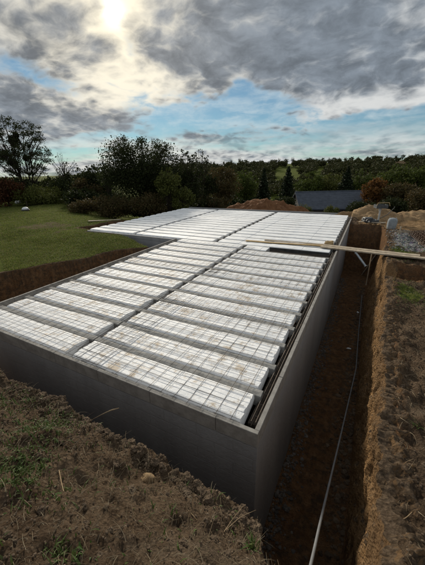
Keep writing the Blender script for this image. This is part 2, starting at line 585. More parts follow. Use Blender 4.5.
q.put(p.inputs['Base Color'], c); p.inputs['Roughness'].default_value = .6; p.inputs['Specular IOR Level'].default_value = .3
m_render = simple('house_render', (.09, .085, .08), (.14, .13, .12), 2, .9, .2, .01, .2)
m_white = simple('white_plastic', (.66, .67, .68), (.78, .78, .78), 6, .5, .1, .005, .4)
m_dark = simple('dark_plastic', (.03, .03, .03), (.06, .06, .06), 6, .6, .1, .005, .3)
m_bag = simple('pale_woven_bag', (.22, .245, .26), (.33, .355, .37), 9, .75, .6, .02, .2)
m_mach = simple('machine_grey_paint', (.045, .05, .055), (.085, .09, .095), 7, .55, .2, .005, .4)
m_machp = simple('machine_pale_metal', (.38, .38, .37), (.52, .52, .50), 7, .5, .2, .005, .4)
m_heap = simple('brown_earth_heap', (.13, .062, .030), (.22, .11, .055), 2.5, .95, 1.0, .08, .1)
m_sand = simple('sandy_earth_heap', (.21, .135, .072), (.36, .245, .135), 2.8, .95, 1.0, .08, .1)
m_bark = simple('bark', (.030, .024, .018), (.060, .048, .036), 6, .95, .6, .02, .1)
m_ystone = simple('ochre_stone', (.15, .095, .048), (.27, .185, .10), 18, .85, .9, .012, .2)


def leafmat(name, *cols, tr=.22):
    return island(name, cols, .75, tr, .15)


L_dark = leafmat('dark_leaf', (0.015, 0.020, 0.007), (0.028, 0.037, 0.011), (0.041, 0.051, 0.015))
L_green = leafmat('green_leaf', (0.043, 0.061, 0.012), (0.073, 0.098, 0.019), (0.098, 0.122, 0.027))
L_olive = leafmat('olive_leaf', (0.060, 0.074, 0.017), (0.096, 0.108, 0.024), (0.120, 0.126, 0.036))
L_brown = leafmat('brown_leaf', (0.058, 0.046, 0.019), (0.092, 0.063, 0.025), (0.063, 0.063, 0.021))
L_red = leafmat('red_leaf', (0.059, 0.022, 0.009), (0.096, 0.037, 0.013), (0.041, 0.022, 0.009))
L_orange = leafmat('orange_leaf', (0.140, 0.065, 0.019), (0.205, 0.097, 0.028), (0.092, 0.049, 0.017))
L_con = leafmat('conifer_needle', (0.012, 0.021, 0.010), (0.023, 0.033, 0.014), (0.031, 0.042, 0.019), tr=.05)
L_mist = leafmat('mistletoe_leaf', (.020, .026, .010), (.032, .040, .014), tr=.1)

# ------------------------------------------------------------------ layout numbers (metres)
XO, YN = .163, -.624            # outer faces of right and near wall
XL, YW, XW, YF = -6.22, 7.12, -11.70, 16.95
ZB = -2.5                       # trench bottom

edge_y = [-2.1, -1.5, -.6, .15, 1.4, 3.3, 5.5, 8.4, 9.2, 10.2, 13.2, 14.2]
edge_x = [1.15, 1.20, 1.27, 1.30, 1.36, 1.46, 1.56, 1.60, 1.62, 1.60, 1.55, 1.4]


def xr(y):
    return np.interp(y, edge_y, edge_x)


def ztop(x, y):
    """ground surface before the trenches are dug"""
    x = np.asarray(x, float); y = np.asarray(y, float)
    D = np.hypot(x - CAM[0], y - CAM[1])
    right = np.interp(y, [-6, -2.9, -1.9, -1.3, 0, 2, 5, 8, 12, 20], [1.05, 1.05, .72, .44, .32, .20, .02, -.02, -.05, -.2])
    right = right + .10 * sstep(x, 1.5, 3.0) * sstep(y, 6, 0)
    fx = sstep(x, -1.4, .4)
    cy = -1.47 + .05 * fbm(x, 0 * x, sc=1.4, oct=3, seed=3)
    front = np.interp(y - cy, [-3, -1.45, -.9, -.45, 0, 1], [1.06, 1.05, .80, .53, .26, .1]) - .14 * fx * sstep(y, -2.4, -1.5)
    wr = sstep(x, .85, 1.35)
    z = front * (1 - wr) + right * wr
    lawn = -.30 + .25 * sstep(y, 4.2, 6.6) * sstep(x, -7.0, -9.3) * sstep(y, 14, 9) + .06 * fbm(x, y, sc=.25, oct=3, seed=9) - .05 * sstep(y, 10, 25)
    wl = sstep(y, -.9, .2) * sstep(x, -3, -6.5)
    z = z * (1 - wl) + lawn * wl
    back = sstep(y, 14, 18) * sstep(x, 0, -2)
    z = z * (1 - back) + lawn * back
    far = np.interp(D, [0, 19.5, 24, 34, 46, 70, 105, 150, 215, 260, 400, 1000], [0, 0, -.7, -1.9, -3.4, -5.2, -4.2, 0.2, 5.6, 6.2, 4, -5])
    # the lawn side falls away less
    ang = np.arctan2(-(x - CAM[0]), y - CAM[1])
    lf = sstep(ang, .72, .95)
    far = far * (1 - lf) + np.interp(D, [0, 45, 80, 200, 1000], [0, 0, -1.5, -1.5, -6]) * lf
    return z + far


def trench(x, y):
    """depth signed distance: >0 inside an excavation; and floor height"""
    x = np.asarray(x, float); y = np.asarray(y, float)
    en = .05 * fbm(x, y, sc=2.2, oct=4, seed=21)
    d1 = np.minimum(np.minimum(x + .5, xr(y) + .13 - x), np.minimum(y + 1.42 + .34 * sstep(x, .42, .62), 13.75 - y)) + en * .4
    d2 = np.minimum(np.minimum(x + 13, 1.1 - x), np.minimum(y + 1.42 + .06 * fbm(x, 0 * x, sc=1.4, oct=3, seed=3), 1.0 - y)) + en
    lx = np.interp(y, [-2, 1.9, 3.2, 4.8, 6.2, 6.9], [-11.9, -9.75, -9.05, -8.25, -7.15, -6.7]) + .12 * fbm(y, y * 0, sc=.9, oct=3, seed=5)
    d3 = np.minimum(np.minimum(x - lx, -5.5 - x), np.minimum(y + 1.42, 7.2 - y)) + en * 1.5
    d4 = np.minimum(np.minimum(x - XW + .3, -6 - x), np.minimum(y - np.interp(x, [-11.7, -9.8, -8.6, -7], [7.7, 7.2, 6.8, 6.4]), 7.4 - y)) + en
    d5 = np.minimum(np.minimum(x - 1.4, 9 - x), np.minimum(y - 5.35 - .06 * (x - 1.5), 6.75 + .06 * (x - 1.5) - y)) + en
    ins = np.maximum(np.minimum(np.minimum(x - XL - .05, XO - .05 - x), np.minimum(y - YN - .05, YF - .05 - y)),
                     np.minimum(np.minimum(x - XW - .05, XO - .05 - x), np.minimum(y - YW - .05, YF - .05 - y)))
    d6 = np.minimum(np.minimum(x + 12.9, XW + .2 - x), np.minimum(y - 7.7, 16.6 - y)) + en * 2
    d = np.maximum.reduce([d1, d2, d3, d6, np.where(d4 > 0, d4, -9), ins])
    return d, d5, d4


def surf(x, y, detail=True):
    """ground surface with its roughness, before the trenches"""
    x = np.asarray(x, float); y = np.asarray(y, float)
    z = ztop(x, y)
    D = np.hypot(x - CAM[0], y - CAM[1])
    if detail:
        lawn = sstep(x, -5.5, -6.6) * sstep(y, -1.2, 0) * 1.0
        k = (1 - .8 * lawn) * sstep(D, 60, 20)
        z = z + k * (.055 * fbm(x, y, sc=1.7, oct=3, seed=31) + .040 * fbm(x, y, sc=6.5, oct=5, gain=.72, seed=41))
        z = z + np.where(D > 40, .5 * fbm(x, y, sc=.05, oct=3, seed=51), 0) * sstep(D, 40, 90)
    return z


def H(x, y, detail=True):
    z = surf(x, y, detail)
    d, d5, d4 = trench(x, y)
    s = sstep(d, 0, .16)
    fl = ZB + .05 * fbm(x, y, sc=1.5, oct=4, seed=61)
    z = z * (1 - s) + fl * s
    s5 = sstep(d5, 0, .35) * (1 - s)
    z = z - 1.0 * s5
    return z


# ------------------------------------------------------------------ ground sheet
def lines(segs):
    out = []
    for a, c, st in segs:
        n = max(1, int(round((c - a) / st)))
        out += list(np.linspace(a, c, n, endpoint=False))
    out.append(segs[-1][1])
    return np.array(out)


def grow(a, end, st, k):
    o = []; v = a
    while abs(v) < end:
        st *= k; v = v + math.copysign(st, end if a >= 0 else -1); o.append(v)
    return o


gx = lines([(-12.5, -4.2, .07), (-4.2, 2.6, .026), (2.6, 7, .08)])
gx = np.concatenate([sorted([-12.5 - q for q in grow(0, 1400, .08, 1.09)]), gx, [7 + q for q in grow(0, 1400, .09, 1.09)]])
gy = lines([(-3.6, -.4, .026), (-.4, 8, .06), (8, 18, .12)])
gy = np.concatenate([sorted([-3.6 - q for q in grow(0, 1400, .05, 1.12)]), gy, [18 + q for q in grow(0, 1400, .12, 1.08)]])
GX, GY = np.meshgrid(gx, gy, indexing='ij')
GZ = H(GX, GY)
V = np.stack([GX, GY, GZ], -1).reshape(-1, 3)
fc = grid_faces(len(gx), len(gy))[:, ::-1]
g_me = mesh('ground', V, fc, m_ground, True)
td, td5, td4 = trench(GX, GY)
inn = np.maximum(td, td5)
Dg = np.hypot(GX - CAM[0], GY - CAM[1])
lawnm = sstep(GX, -5.6, -6.6) * sstep(GY, -1.4, -.9) * sstep(inn, -.10, -.28)
lawnm = lawnm * (1 - .9 * sstep(GY, 14.5, 16.5) * sstep(GX, -17, -13) * sstep(Dg, 60, 40))
_a, _b = at_z(-5, 217.5, -.3)[:2], at_z(60, 214.5, -.3)[:2]
_t = np.clip(((GX - _a[0]) * (_b[0] - _a[0]) + (GY - _a[1]) * (_b[1] - _a[1])) / np.sum((_b - _a) ** 2), 0, 1)
_dd = np.hypot(GX - _a[0] - _t * (_b[0] - _a[0]), GY - _a[1] - _t * (_b[1] - _a[1]))
lawnm = lawnm * (1 - .45 * np.exp(-(_dd / .35) ** 2))
lawnm = lawnm * (1 - .55 * sstep(fbm(GX, GY, sc=.45, oct=4, seed=91), .35, .9) * (Dg < 50))
lawnm = np.maximum(lawnm, sstep(Dg, 55, 75) * (.42 + .3 * fbm(GX, GY, sc=.03, oct=4, seed=95)))
nearg =  np.exp(-((GX - 1.9) / .45) ** 2 - ((GY - 4.3) / .9) ** 2) * .75 \
    + np.exp(-((GX - 2.0) / .6) ** 2 - ((GY - 8.4) / 1.0) ** 2) * .8 + np.exp(-((GX - 2.3) / .35) ** 2 - ((GY - 1.2) / .5) ** 2) * .4
lawnm = np.clip(np.maximum(lawnm, nearg * (inn < -.02)), 0, 1)
gravm = np.clip(np.exp(-((GX - 3.2) / 1.25) ** 4 - ((GY - 10.5) / 1.9) ** 4), 0, 1) * (inn < -.05)
sandm = (inn < -.12) * np.clip(sstep(GX, 0, 1.0) * sstep(GY, 12.2, 13.4) * sstep(Dg, 34, 26), 0, 1)
colr = np.stack([lawnm, gravm, sandm, sstep(inn, -.12, .02) * ((GY > -.5) | (inn > .05))], -1).reshape(-1, 4).astype(np.float32)
ca = g_me.color_attributes.new('cover', 'FLOAT_COLOR', 'POINT')
ca.data.foreach_set('color', colr.ravel())
tag(obj('ground', g_me), kind='structure')

# right side of the trench: dug clay face with bucket marks and a crumbling lip
ys = lines([(-2.0, 3, .022), (3, 9.3, .04)])
ss = np.linspace(0, 1, 90)
YS, SS = np.meshgrid(ys, ss, indexing='ij')
zt = surf(xr(YS) + .03, YS) + .012
ZF = ZB - .1 + (zt - ZB + .1) * np.minimum(SS / .84, 1)
lip = np.clip((SS - .84) / .16, 0, 1)
xb = 1.30
XF = xb + (xr(YS) - xb) * np.minimum(SS / .84, 1) ** 1.6
XF = XF - .02 * np.exp(-((SS - .78) / .06) ** 2)
mark = np.abs(((YS * 1.35 + .25 * fbm(YS, ZF, sc=.8, oct=2, seed=71)) % 1) - .5) * 2
XF = XF + .030 * (mark ** 2) * sstep(SS, .1, .4) * (1 - lip) + (.030 * fbm(YS, ZF * .6, sc=2.0, oct=3, seed=73) + .028 * fbm(YS, ZF * .6, sc=8, oct=5, gain=.72, seed=75)) * sstep(SS, 0, .2)
XF = XF + lip * .30
ZL = surf(XF, YS) + .012 * (1 - lip ** 2) - .03 * lip ** 3 + .02 * fbm(XF, YS, sc=14, oct=3, seed=77)
ZF = np.where(lip > 0, ZF * (1 - sstep(lip, 0, .45)) + np.maximum(ZL, ZF - .25) * sstep(lip, 0, .45), ZF + .02 * fbm(YS, ZF, sc=8, oct=2, seed=79))
s5 = sstep(trench(XF + .5, YS)[1], .0, .3)
ZF = np.where(lip > .0, ZF, ZF) - .55 * s5 * sstep(SS, .5, .84)
tag(obj('trench_face', mesh('trench_face', np.stack([XF, YS, ZF], -1).reshape(-1, 3), grid_faces(len(ys), len(ss)), m_face, True)), kind='structure')

# ------------------------------------------------------------------ scattered soil, stones, straw, blades (uncountable)
ICO_V = None


def ico():
    t = (1 + 5 ** .5) / 2
    v = np.array([(-1, t, 0), (1, t, 0), (-1, -t, 0), (1, -t, 0), (0, -1, t), (0, 1, t), (0, -1, -t), (0, 1, -t), (t, 0, -1), (t, 0, 1), (-t, 0, -1), (-t, 0, 1)], float)
    f = [(0, 11, 5), (0, 5, 1), (0, 1, 7), (0, 7, 10), (0, 10, 11), (1, 5, 9), (5, 11, 4), (11, 10, 2), (10, 7, 6), (7, 1, 8),
         (3, 9, 4), (3, 4, 2), (3, 2, 6), (3, 6, 8), (3, 8, 9), (4, 9, 5), (2, 4, 11), (6, 2, 10), (8, 6, 7), (9, 8, 1)]
    v /= np.linalg.norm(v[0])
    return v, f


def ico_sub(n=1):
    v, f = ico()
    v = [tuple(q) for q in v]
    for _ in range(n):
        mid = {}; nf = []
        def mp(a, c):
            k = (min(a, c), max(a, c))
            if k not in mid:
                q = np.array(v[a]) + np.array(v[c]); q /= np.linalg.norm(q); mid[k] = len(v); v.append(tuple(q))
            return mid[k]
        for a, c, e in f:
            ab, bc, ca_ = mp(a, c), mp(c, e), mp(e, a)
            nf += [(a, ab, ca_), (c, bc, ab), (e, ca_, bc), (ab, bc, ca_)]
        f = nf
    return np.array(v), np.array(f)


I1V, I1F = ico_sub(1)
I2V, I2F = ico_sub(2)
I0V, I0F = ico_sub(0)
CH1 = [I1V * (1 + .30 * fbm(I1V[:, 0] + 9 * i, I1V[:, 1], I1V[:, 2], sc=1.4, oct=2, seed=100 + i))[:, None] for i in range(8)]
CH0 = [I0V * (1 + .35 * fbm(I0V[:, 0] + 9 * i, I0V[:, 1], I0V[:, 2], sc=1.4, oct=2, seed=140 + i))[:, None] for i in range(8)]


def rand_rot(n):
    q = rng.normal(size=(n, 4)); q /= np.linalg.norm(q, axis=1)[:, None]
    a, i, j, k = q.T
    return np.stack([np.stack([1 - 2 * (j * j + k * k), 2 * (i * j - k * a), 2 * (i * k + j * a)], -1),
                     np.stack([2 * (i * j + k * a), 1 - 2 * (i * i + k * k), 2 * (j * k - i * a)], -1),
                     np.stack([2 * (i * k - j * a), 2 * (j * k + i * a), 1 - 2 * (i * i + j * j)], -1)], 1)


def chunks(P, S, protos, F_, flat=.75):
    n = len(P)
    Rm = rand_rot(n)
    which = rng.integers(0, len(protos), n)
    pv = np.stack(protos)[which] * S[:, None, None] * np.array([1, 1, .85])
    pv = np.einsum('nij,nkj->nki', Rm, pv) * np.array([1, 1, flat]) + P[:, None, :]
    k = protos[0].shape[0]
    f = F_[None] + (np.arange(n) * k)[:, None, None]
    return pv.reshape(-1, 3), f.reshape(-1, F_.shape[1])


def on_ground(n, x0, x1, y0, y1, cond=None):
    x = rng.uniform(x0, x1, n); y = rng.uniform(y0, y1, n)
    if cond is not None:
        k = cond(x, y); x, y = x[k], y[k]
    return np.stack([x, y, H(x, y)], 1)


def visible_dry(x, y):
    d, d5, _ = trench(x, y)
    return (d < .0) & (d5 < .05)


# clods on the near mound and bank
Pn = on_ground(60000, -4.0, 1.1, -3.1, -1.36, visible_dry)
dens = 1.1 * vnoise(Pn[:, 0] * 2.6, Pn[:, 1] * 2.6, seed=5) + .5 * vnoise(Pn[:, 0] * 7, Pn[:, 1] * 7, seed=15) + .7 * sstep(Pn[:, 1], -1.95, -1.5)
Pn = Pn[dens > rng.uniform(-.7, 1.5, len(Pn))]
Sn = .0022 + .012 * rng.random(len(Pn)) ** 3.5 + .006 * rng.random(len(Pn)) * sstep(Pn[:, 1], -1.9, -1.45)
Pr = on_ground(20000, 1.15, 3.2, -2.6, 5.3, visible_dry)
Pr = Pr[vnoise(Pr[:, 0] * 1.7, Pr[:, 1] * 1.7, seed=6) > rng.uniform(-.9, 1.0, len(Pr))]
Sr = .003 + .012 * rng.random(len(Pr)) ** 3
PP = np.concatenate([Pn, Pr]); SS_ = np.concatenate([Sn, Sr])
SS_ = SS_ * np.clip(np.linalg.norm(PP - CAM, axis=1) / 3.0, .5, 1.0)
PP[:, 2] += SS_ * .10
v_, f_ = chunks(PP, SS_, CH0, I0F)
tag(obj('soil_clods', mesh('soil_clods', v_, f_, m_clod, False)), 'loose brown soil clods strewn over the near mound and bank', 'soil', kind='stuff')

# big crumbs at the crest of the near mound
n = 330
cx_ = rng.uniform(-3.6, .95, n)
Pc = np.stack([cx_, -1.47 + rng.normal(0, .055, n), np.zeros(n)], 1)
Pc[:, 2] = H(Pc[:, 0], Pc[:, 1])
Pc = Pc[Pc[:, 2] > ztop(Pc[:, 0], Pc[:, 1]) - .06]
n = len(Pc)
Sc = .014 + .040 * rng.random(n) ** 2.6
I3V, I3F = ico_sub(3)
P2 = [I3V * (1 + .34 * fbm(I3V[:, 0] + 9 * i, I3V[:, 1], I3V[:, 2], sc=1.5, oct=5, gain=.62, seed=180 + i))[:, None] for i in range(6)]
v_, f_ = chunks(Pc, Sc, P2, I3F, .8)
tag(obj('crest_clods', mesh('crest_clods', v_, f_, m_ground2, False)), 'lumpy dark clods along the crumbling edge before the near wall', 'soil', kind='stuff')

Pb = np.concatenate([on_ground(150, -3.6, .9, -2.7, -1.5, visible_dry), on_ground(130, 1.5, 3.0, -1.6, 5.0, visible_dry)])
v_, f_ = chunks(Pb, .010 + .028 * rng.random(len(Pb)) ** 2, P2, I3F, .6)
tag(obj('scattered_lumps', mesh('scattered_lumps', v_, f_, m_ground2, False)), 'scattered larger lumps of earth on mound and bank', 'soil', kind='stuff')
# dark stones on the trench bottom beside the wall, and fallen clay lumps
n = 2200
yy = rng.uniform(-1.2, 12, n)
xx = .18 + np.abs(rng.normal(0, .15, n))
keep = xx < 1.25
Pt = np.stack([xx, yy, H(xx, yy)], 1)[keep]
St = .010 + .035 * rng.random(len(Pt)) ** 2.5
v_, f_ = chunks(Pt, St, CH0, I0F)
tag(obj('trench_stones', mesh('trench_stones', v_, f_, m_stone, False)), 'dark drainage stones on the trench bottom along the wall', 'gravel', kind='stuff')
n = 1500
yy = rng.uniform(-1.3, 12, n); xx = 1.28 - np.abs(rng.normal(0, .18, n))
Pt = np.stack([xx, yy, H(xx, yy)], 1)
v_, f_ = chunks(Pt, .012 + .05 * rng.random(n) ** 3, CH0, I0F)
tag(obj('fallen_clay', mesh('fallen_clay', v_, f_, m_clod, False)), 'crumbs of clay fallen to the trench bottom below the dug face', 'soil', kind='stuff')
# gravel patch on the bank
Pg = on_ground(6000, 1.7, 5.2, 8.6, 12.6, visible_dry)
wgt = np.exp(-((Pg[:, 0] - 3.2) / 1.25) ** 4 - ((Pg[:, 1] - 10.5) / 1.9) ** 4)
Pg = Pg[wgt > rng.random(len(Pg))]
v_, f_ = chunks(Pg, .015 + .03 * rng.random(len(Pg)) ** 2, CH0, I0F)
tag(obj('bank_gravel', mesh('bank_gravel', v_, f_, m_gstone, False)), 'patch of grey gravel on the far right bank', 'gravel', kind='stuff')


def strands(P, L, r, lift, curl, m, name, n=5, tip=.3):
    """thin bent strands, three sides each"""
    k = len(P)
    th = rng.uniform(0, 2 * math.pi, k)
    dirv = np.stack([np.cos(th), np.sin(th), lift * rng.random(k)], 1)
    side = np.stack([-np.sin(th), np.cos(th), np.zeros(k)], 1)
    bend = rng.normal(0, curl, k)
    t = np.linspace(0, 1, n)
    pts = P[:, None] + (dirv * L[:, None])[:, None] * t[None, :, None] + (side * (bend * L)[:, None])[:, None] * (t ** 2)[None, :, None]
    pts[:, :, 2] += (rng.random(k) * .25 * L)[:, None] * np.sin(t * math.pi)[None] * 1.0
    rad = r[:, None] * (1 - (1 - tip) * t)[None]
    off = np.array([(0, 1.0), (.87, -.5), (-.87, -.5)])
    up = np.array([0, 0, 1.0])
    V = np.stack([pts + side[:, None] * rad[..., None] * o[0] + up * rad[..., None] * o[1] for o in off], 2)
    V = V.reshape(-1, 3)
    f = []
    for i in range(n - 1):
        for j in range(3):
            f.append((i * 3 + j, i * 3 + (j + 1) % 3, (i + 1) * 3 + (j + 1) % 3, (i + 1) * 3 + j))
    f = np.array(f)[None] + (np.arange(k) * n * 3)[:, None, None]
    return mesh(name, V, f.reshape(-1, 4), m)


Ps = np.concatenate([on_ground(5200, -4, 1.1, -3.0, -1.42, visible_dry), on_ground(2600, 1.2, 3.2, -2.4, 5.0, visible_dry)])
Ps[:, 2] += .006
tag(obj('dry_straw', strands(Ps, .03 + .11 * rng.random(len(Ps)) ** 2, .0009 + .0012 * rng.random(len(Ps)), .35, .25, m_straw, 'dry_straw')),
    'dry straw and root fibres lying on the dug soil', 'straw', kind='stuff')


def blades(P, hgt, wid, m, name, lean=.5):
    k = len(P)
    th = rng.uniform(0, 2 * math.pi, k)
    d = np.stack([np.cos(th), np.sin(th), 0 * th], 1); s = np.stack([-np.sin(th), np.cos(th), 0 * th], 1)
    ln = rng.random(k) * lean
    h = hgt[:, None]; w_ = wid[:, None]
    a = P - s * w_; c_ = P + s * w_
    mid = P + d * (ln[:, None] * h * .35) + np.array([0, 0, 1]) * h * .6
    top_ = P + d * (ln[:, None] * h) + np.array([0, 0, 1]) * h * (1 - .3 * ln[:, None])
    V = np.stack([a, c_, mid + s * w_ * .75, mid - s * w_ * .75, top_], 1).reshape(-1, 3)
    q_ = np.arange(k)[:, None] * 5
    faces = [list(r) for r in (q_ + np.array([0, 1, 2, 3]))] + [list(r) for r in (q_ + np.array([3, 2, 4]))]
    return mesh(name, V, faces, m)


def lawn_ok(x, y):
    d, d5, d4 = trench(x, y)
    return (np.maximum(d, d5) < -.12)


n = 190000
pxl = rng.uniform(-12, 190, n); Dl = np.exp(rng.uniform(math.log(8.0), math.log(44), n))
axl = np.array([math.atan2(*(ray(q_, 215)[:2])) for q_ in np.linspace(-12, 190, 60)])
al = np.interp(pxl, np.linspace(-12, 190, 60), axl)
xl_, yl_ = CAM[0] + Dl * np.sin(al), CAM[1] + Dl * np.cos(al)
k = lawn_ok(xl_, yl_) & ~((xl_ > XW - .1) & (yl_ > YW - .1))
k &= fbm(xl_, yl_, sc=.45, oct=4, seed=91) < rng.uniform(.2, 1.1, n)
Pl = np.stack([xl_[k], yl_[k], H(xl_[k], yl_[k])], 1)
Pl = Pl[(Pl[:, 0] < -6.4)]
tag(obj('lawn_blades', blades(Pl, .03 + .05 * rng.random(len(Pl)), (.003 + .003 * rng.random(len(Pl))) * np.clip(np.hypot(Pl[:, 0], Pl[:, 1]) / 9, 1, 3), m_blade, 'lawn_blades', 1.0)),
    'short rough lawn grass left of the building', 'grass', kind='stuff')
Pw = on_ground(26000, -3.6, 1.0, -2.9, -1.45, visible_dry)
gm = sum(np.exp(-((Pw[:, 0] - a_) / s_) ** 2 - ((Pw[:, 1] - b_) / s_) ** 2) for a_, b_, s_ in [(*at_z(px_, py_, zz0)[:2], sg) for px_, py_, zz0, sg in ((8, 475, .62, .22), (30, 455, .55, .20), (32, 490, .68, .16), (52, 425, .42, .20), (10, 400, .4, .25), (60, 558, .95, .08))]) + .04
gm *= .4 + .9 * (vnoise(Pw[:, 0] * 7, Pw[:, 1] * 7, seed=8) > .1)
Pw = Pw[gm * .8 > rng.random(len(Pw))]
Pw2 = on_ground(20000, 1.3, 3.4, 0.0, 9.6, visible_dry)
gm = np.exp(-((Pw2[:, 0] - 1.9) / .45) ** 2 - ((Pw2[:, 1] - 4.3) / .9) ** 2) + np.exp(-((Pw2[:, 0] - 2.0) / .6) ** 2 - ((Pw2[:, 1] - 8.4) / 1.0) ** 2) \
    + .8 * np.exp(-((Pw2[:, 0] - 2.2) / .2) ** 2 - ((Pw2[:, 1] - 1.1) / .35) ** 2)
Pw2 = Pw2[gm * .6 > rng.random(len(Pw2))]
Pw = np.concatenate([Pw, Pw2])
tag(obj('sparse_weeds', blades(Pw, .015 + .045 * rng.random(len(Pw)), .003 + .004 * rng.random(len(Pw)), m_weed, 'sparse_weeds', 1.4)),
    'sparse green weeds sprouting from the dug soil', 'weeds', kind='stuff')
print('ground done')

# ------------------------------------------------------------------ foundation wall
ORD = ['first', 'second', 'third', 'fourth', 'fifth', 'sixth', 'seventh', 'eighth', 'ninth', 'tenth', 'eleventh', 'twelfth',
       'thirteenth', 'fourteenth', 'fifteenth', 'sixteenth', 'seventeenth', 'eighteenth', 'nineteenth']
TH = .20
ZS = -.185                       # bearing level below the edging blocks
fw = MB()
e = .004                         # coating sits a few mm behind the edging blocks
fw.box(XL + e, XO - e, YN + e, YN + TH, ZB - .6, ZS)                       # near
fw.box(XO - TH, XO - e, YN + TH, YF - TH, ZB - .6, ZS)                     # right
fw.box(XL + e, XL + TH, YN + TH, YW + TH, ZB - .6, ZS)                     # left
fw.box(XW + e, XL + e, YW + e, YW + TH, ZB - .6, ZS)                       # wing front
fw.box(XW + e, XW + TH, YW + TH, YF - TH, ZB - .6, ZS)                     # wing left
fw.box(XW + e, XO - e, YF - TH, YF - e, ZB - .6, ZS)                       # far
wall = fw.build('foundation_wall', m_wall)
tag(wall, 'grey rendered foundation wall carrying the white polystyrene floor', 'wall')
iw = MB()
iw.box(-3.12, -2.95, YN + TH, 7.2, ZB - .5, -.20)
iw.box(-4.50, -4.30, 7.2, YF - TH, ZB - .5, -.20)
iw.box(-8.75, -8.56, YW + TH, YF - TH, ZB - .5, -.20)
iw.build('inner_wall', m_joist, wall)
rb_ = MB(); rb_.box(XO - TH + .004, XO - .058, YN + TH + .01, YF - TH - .01, ZS + .002, -.10)
rb_.build('rim_bed', m_rim, wall)
ZE = .022


def edging(axis, fixed0, fixed1, a, c_, L=1.0, ZE=.022):
    n_ = max(1, int(round(abs(c_ - a) / L))); st_ = (c_ - a) / n_
    for i in range(n_):
        u0, u1 = a + i * st_ + .002, a + (i + 1) * st_ - .002
        dz_ = random.uniform(-.004, .004)
        j = random.uniform(-.0015, .0015)
        bx_ = MB()
        if axis == 'x':
            bx_.bbox(u0, u1, fixed0 + j, fixed1 + j, ZS + .003, ZE + dz_, .004)
        else:
            bx_.bbox(fixed0 + j, fixed1 + j, u0, u1, ZS + .003, ZE + dz_, .004)
        bx_.build('edging_block', m_wall if (axis == 'x' and fixed0 > 5) else m_edge, wall)


EW = .055
edging('x', YN, YN + EW, XL, XO - .52)
edging('x', YN, YN + EW, XO - .52, XO)
edging('y', XO - EW, XO, YN + EW, YF)
edging('y', XL, XL + EW, YN + EW, YW)
edging('x', YW, YW + EW, XW, XL + EW, ZE=-.03)
edging('y', XW, XW + EW, YW + EW, YF, ZE=-.03)
edging('x', YF - EW, YF, XW + EW, XO - EW)

# ------------------------------------------------------------------ joists and polystyrene strips
PITCHJ = .6
prof_y = np.array([-.248, -.248, -.246, -.236, -.216, -.198, -.130, -.122, -.114, -.050, -.042, -.034, .034, .042, .050, .114, .122, .130, .198, .216, .236, .246, .248, .248])
prof_z = np.array([-.150, -.050, -.030, .002, .022, .028, .031, .026, .032, .034, .029, .034, .034, .029, .034, .032, .026, .031, .028, .022, .002, -.030, -.050, -.150])
eps_cache = {}


def eps_mesh(L, var):
    key = (round(L, 3), var)
    if key in eps_cache:
        return eps_cache[key]
    nx = int(L / .035)
    xs = np.linspace(0, L, nx)
    seams = np.arange(.35 + .27 * var, L - .1, 1.2)
    xs = np.unique(np.concatenate([xs] + [[s - .007, s - .003, s + .003, s + .007] for s in seams])); nx = len(xs)
    seam = np.zeros(nx)
    for s in seams:
        seam[np.abs(xs - s) < .0045] = 1
    X_, K = np.meshgrid(xs, np.arange(len(prof_y)), indexing='ij')
    Y_ = prof_y[K] + 0 * X_; Z_ = prof_z[K] + 0 * X_
    s0 = 200 + var * 13 + int(L * 10)
    dent = fbm(X_ * 1.0, Y_ * 3, sc=3.0, oct=4, gain=.6, seed=s0)
    Z_ = Z_ + np.where(Z_ > .0, .004 * dent, 0) - np.where(prof_z[K] > -.02, .011 * seam[:, None], 0)
    blk = np.searchsorted(seams, xs)
    Z_ = Z_ + np.where(prof_z[K] > -.1, np.array([.004, -.004, .002, -.003, .005])[blk % 5][:, None], 0)
    endn = .014 * fbm(Y_ * 1.0, Z_, sc=14, oct=3, gain=.7, seed=s0 + 9)
    X_ = X_ + np.where((X_ < .001) | (X_ > L - .001), endn, 0)
    # broken lower lip on both flanks
    chip = np.clip(fbm(X_, Y_ * 0, sc=9, oct=3, gain=.7, seed=s0 + 3) - .15, 0, 1)
    fl = (K == 1) | (K == 2)
    Y_ = Y_ + np.where(fl, .035 * chip, 0) ; Z_ = Z_ + np.where(fl, .03 * chip, 0)
    fl = (K == len(prof_y) - 2) | (K == len(prof_y) - 3)
    chip2 = np.clip(fbm(X_, Y_ * 0 + 5, sc=9, oct=3, gain=.7, seed=s0 + 5) - .15, 0, 1)
    Y_ = Y_ - np.where(fl, .03 * chip2, 0); Z_ = Z_ + np.where(fl, .02 * chip2, 0)
    Vv = np.stack([X_, Y_, Z_], -1).reshape(-1, 3)
    f_ = [list(r) for r in grid_faces(nx, len(prof_y))]
    k = len(prof_y)
    f_.append([i for i in range(k)]); f_.append([(nx - 1) * k + i for i in range(k)][::-1])
    me = mesh('polystyrene_strip', Vv, f_, m_eps)
    eps_cache[key] = me
    return me


joist_cache = {}


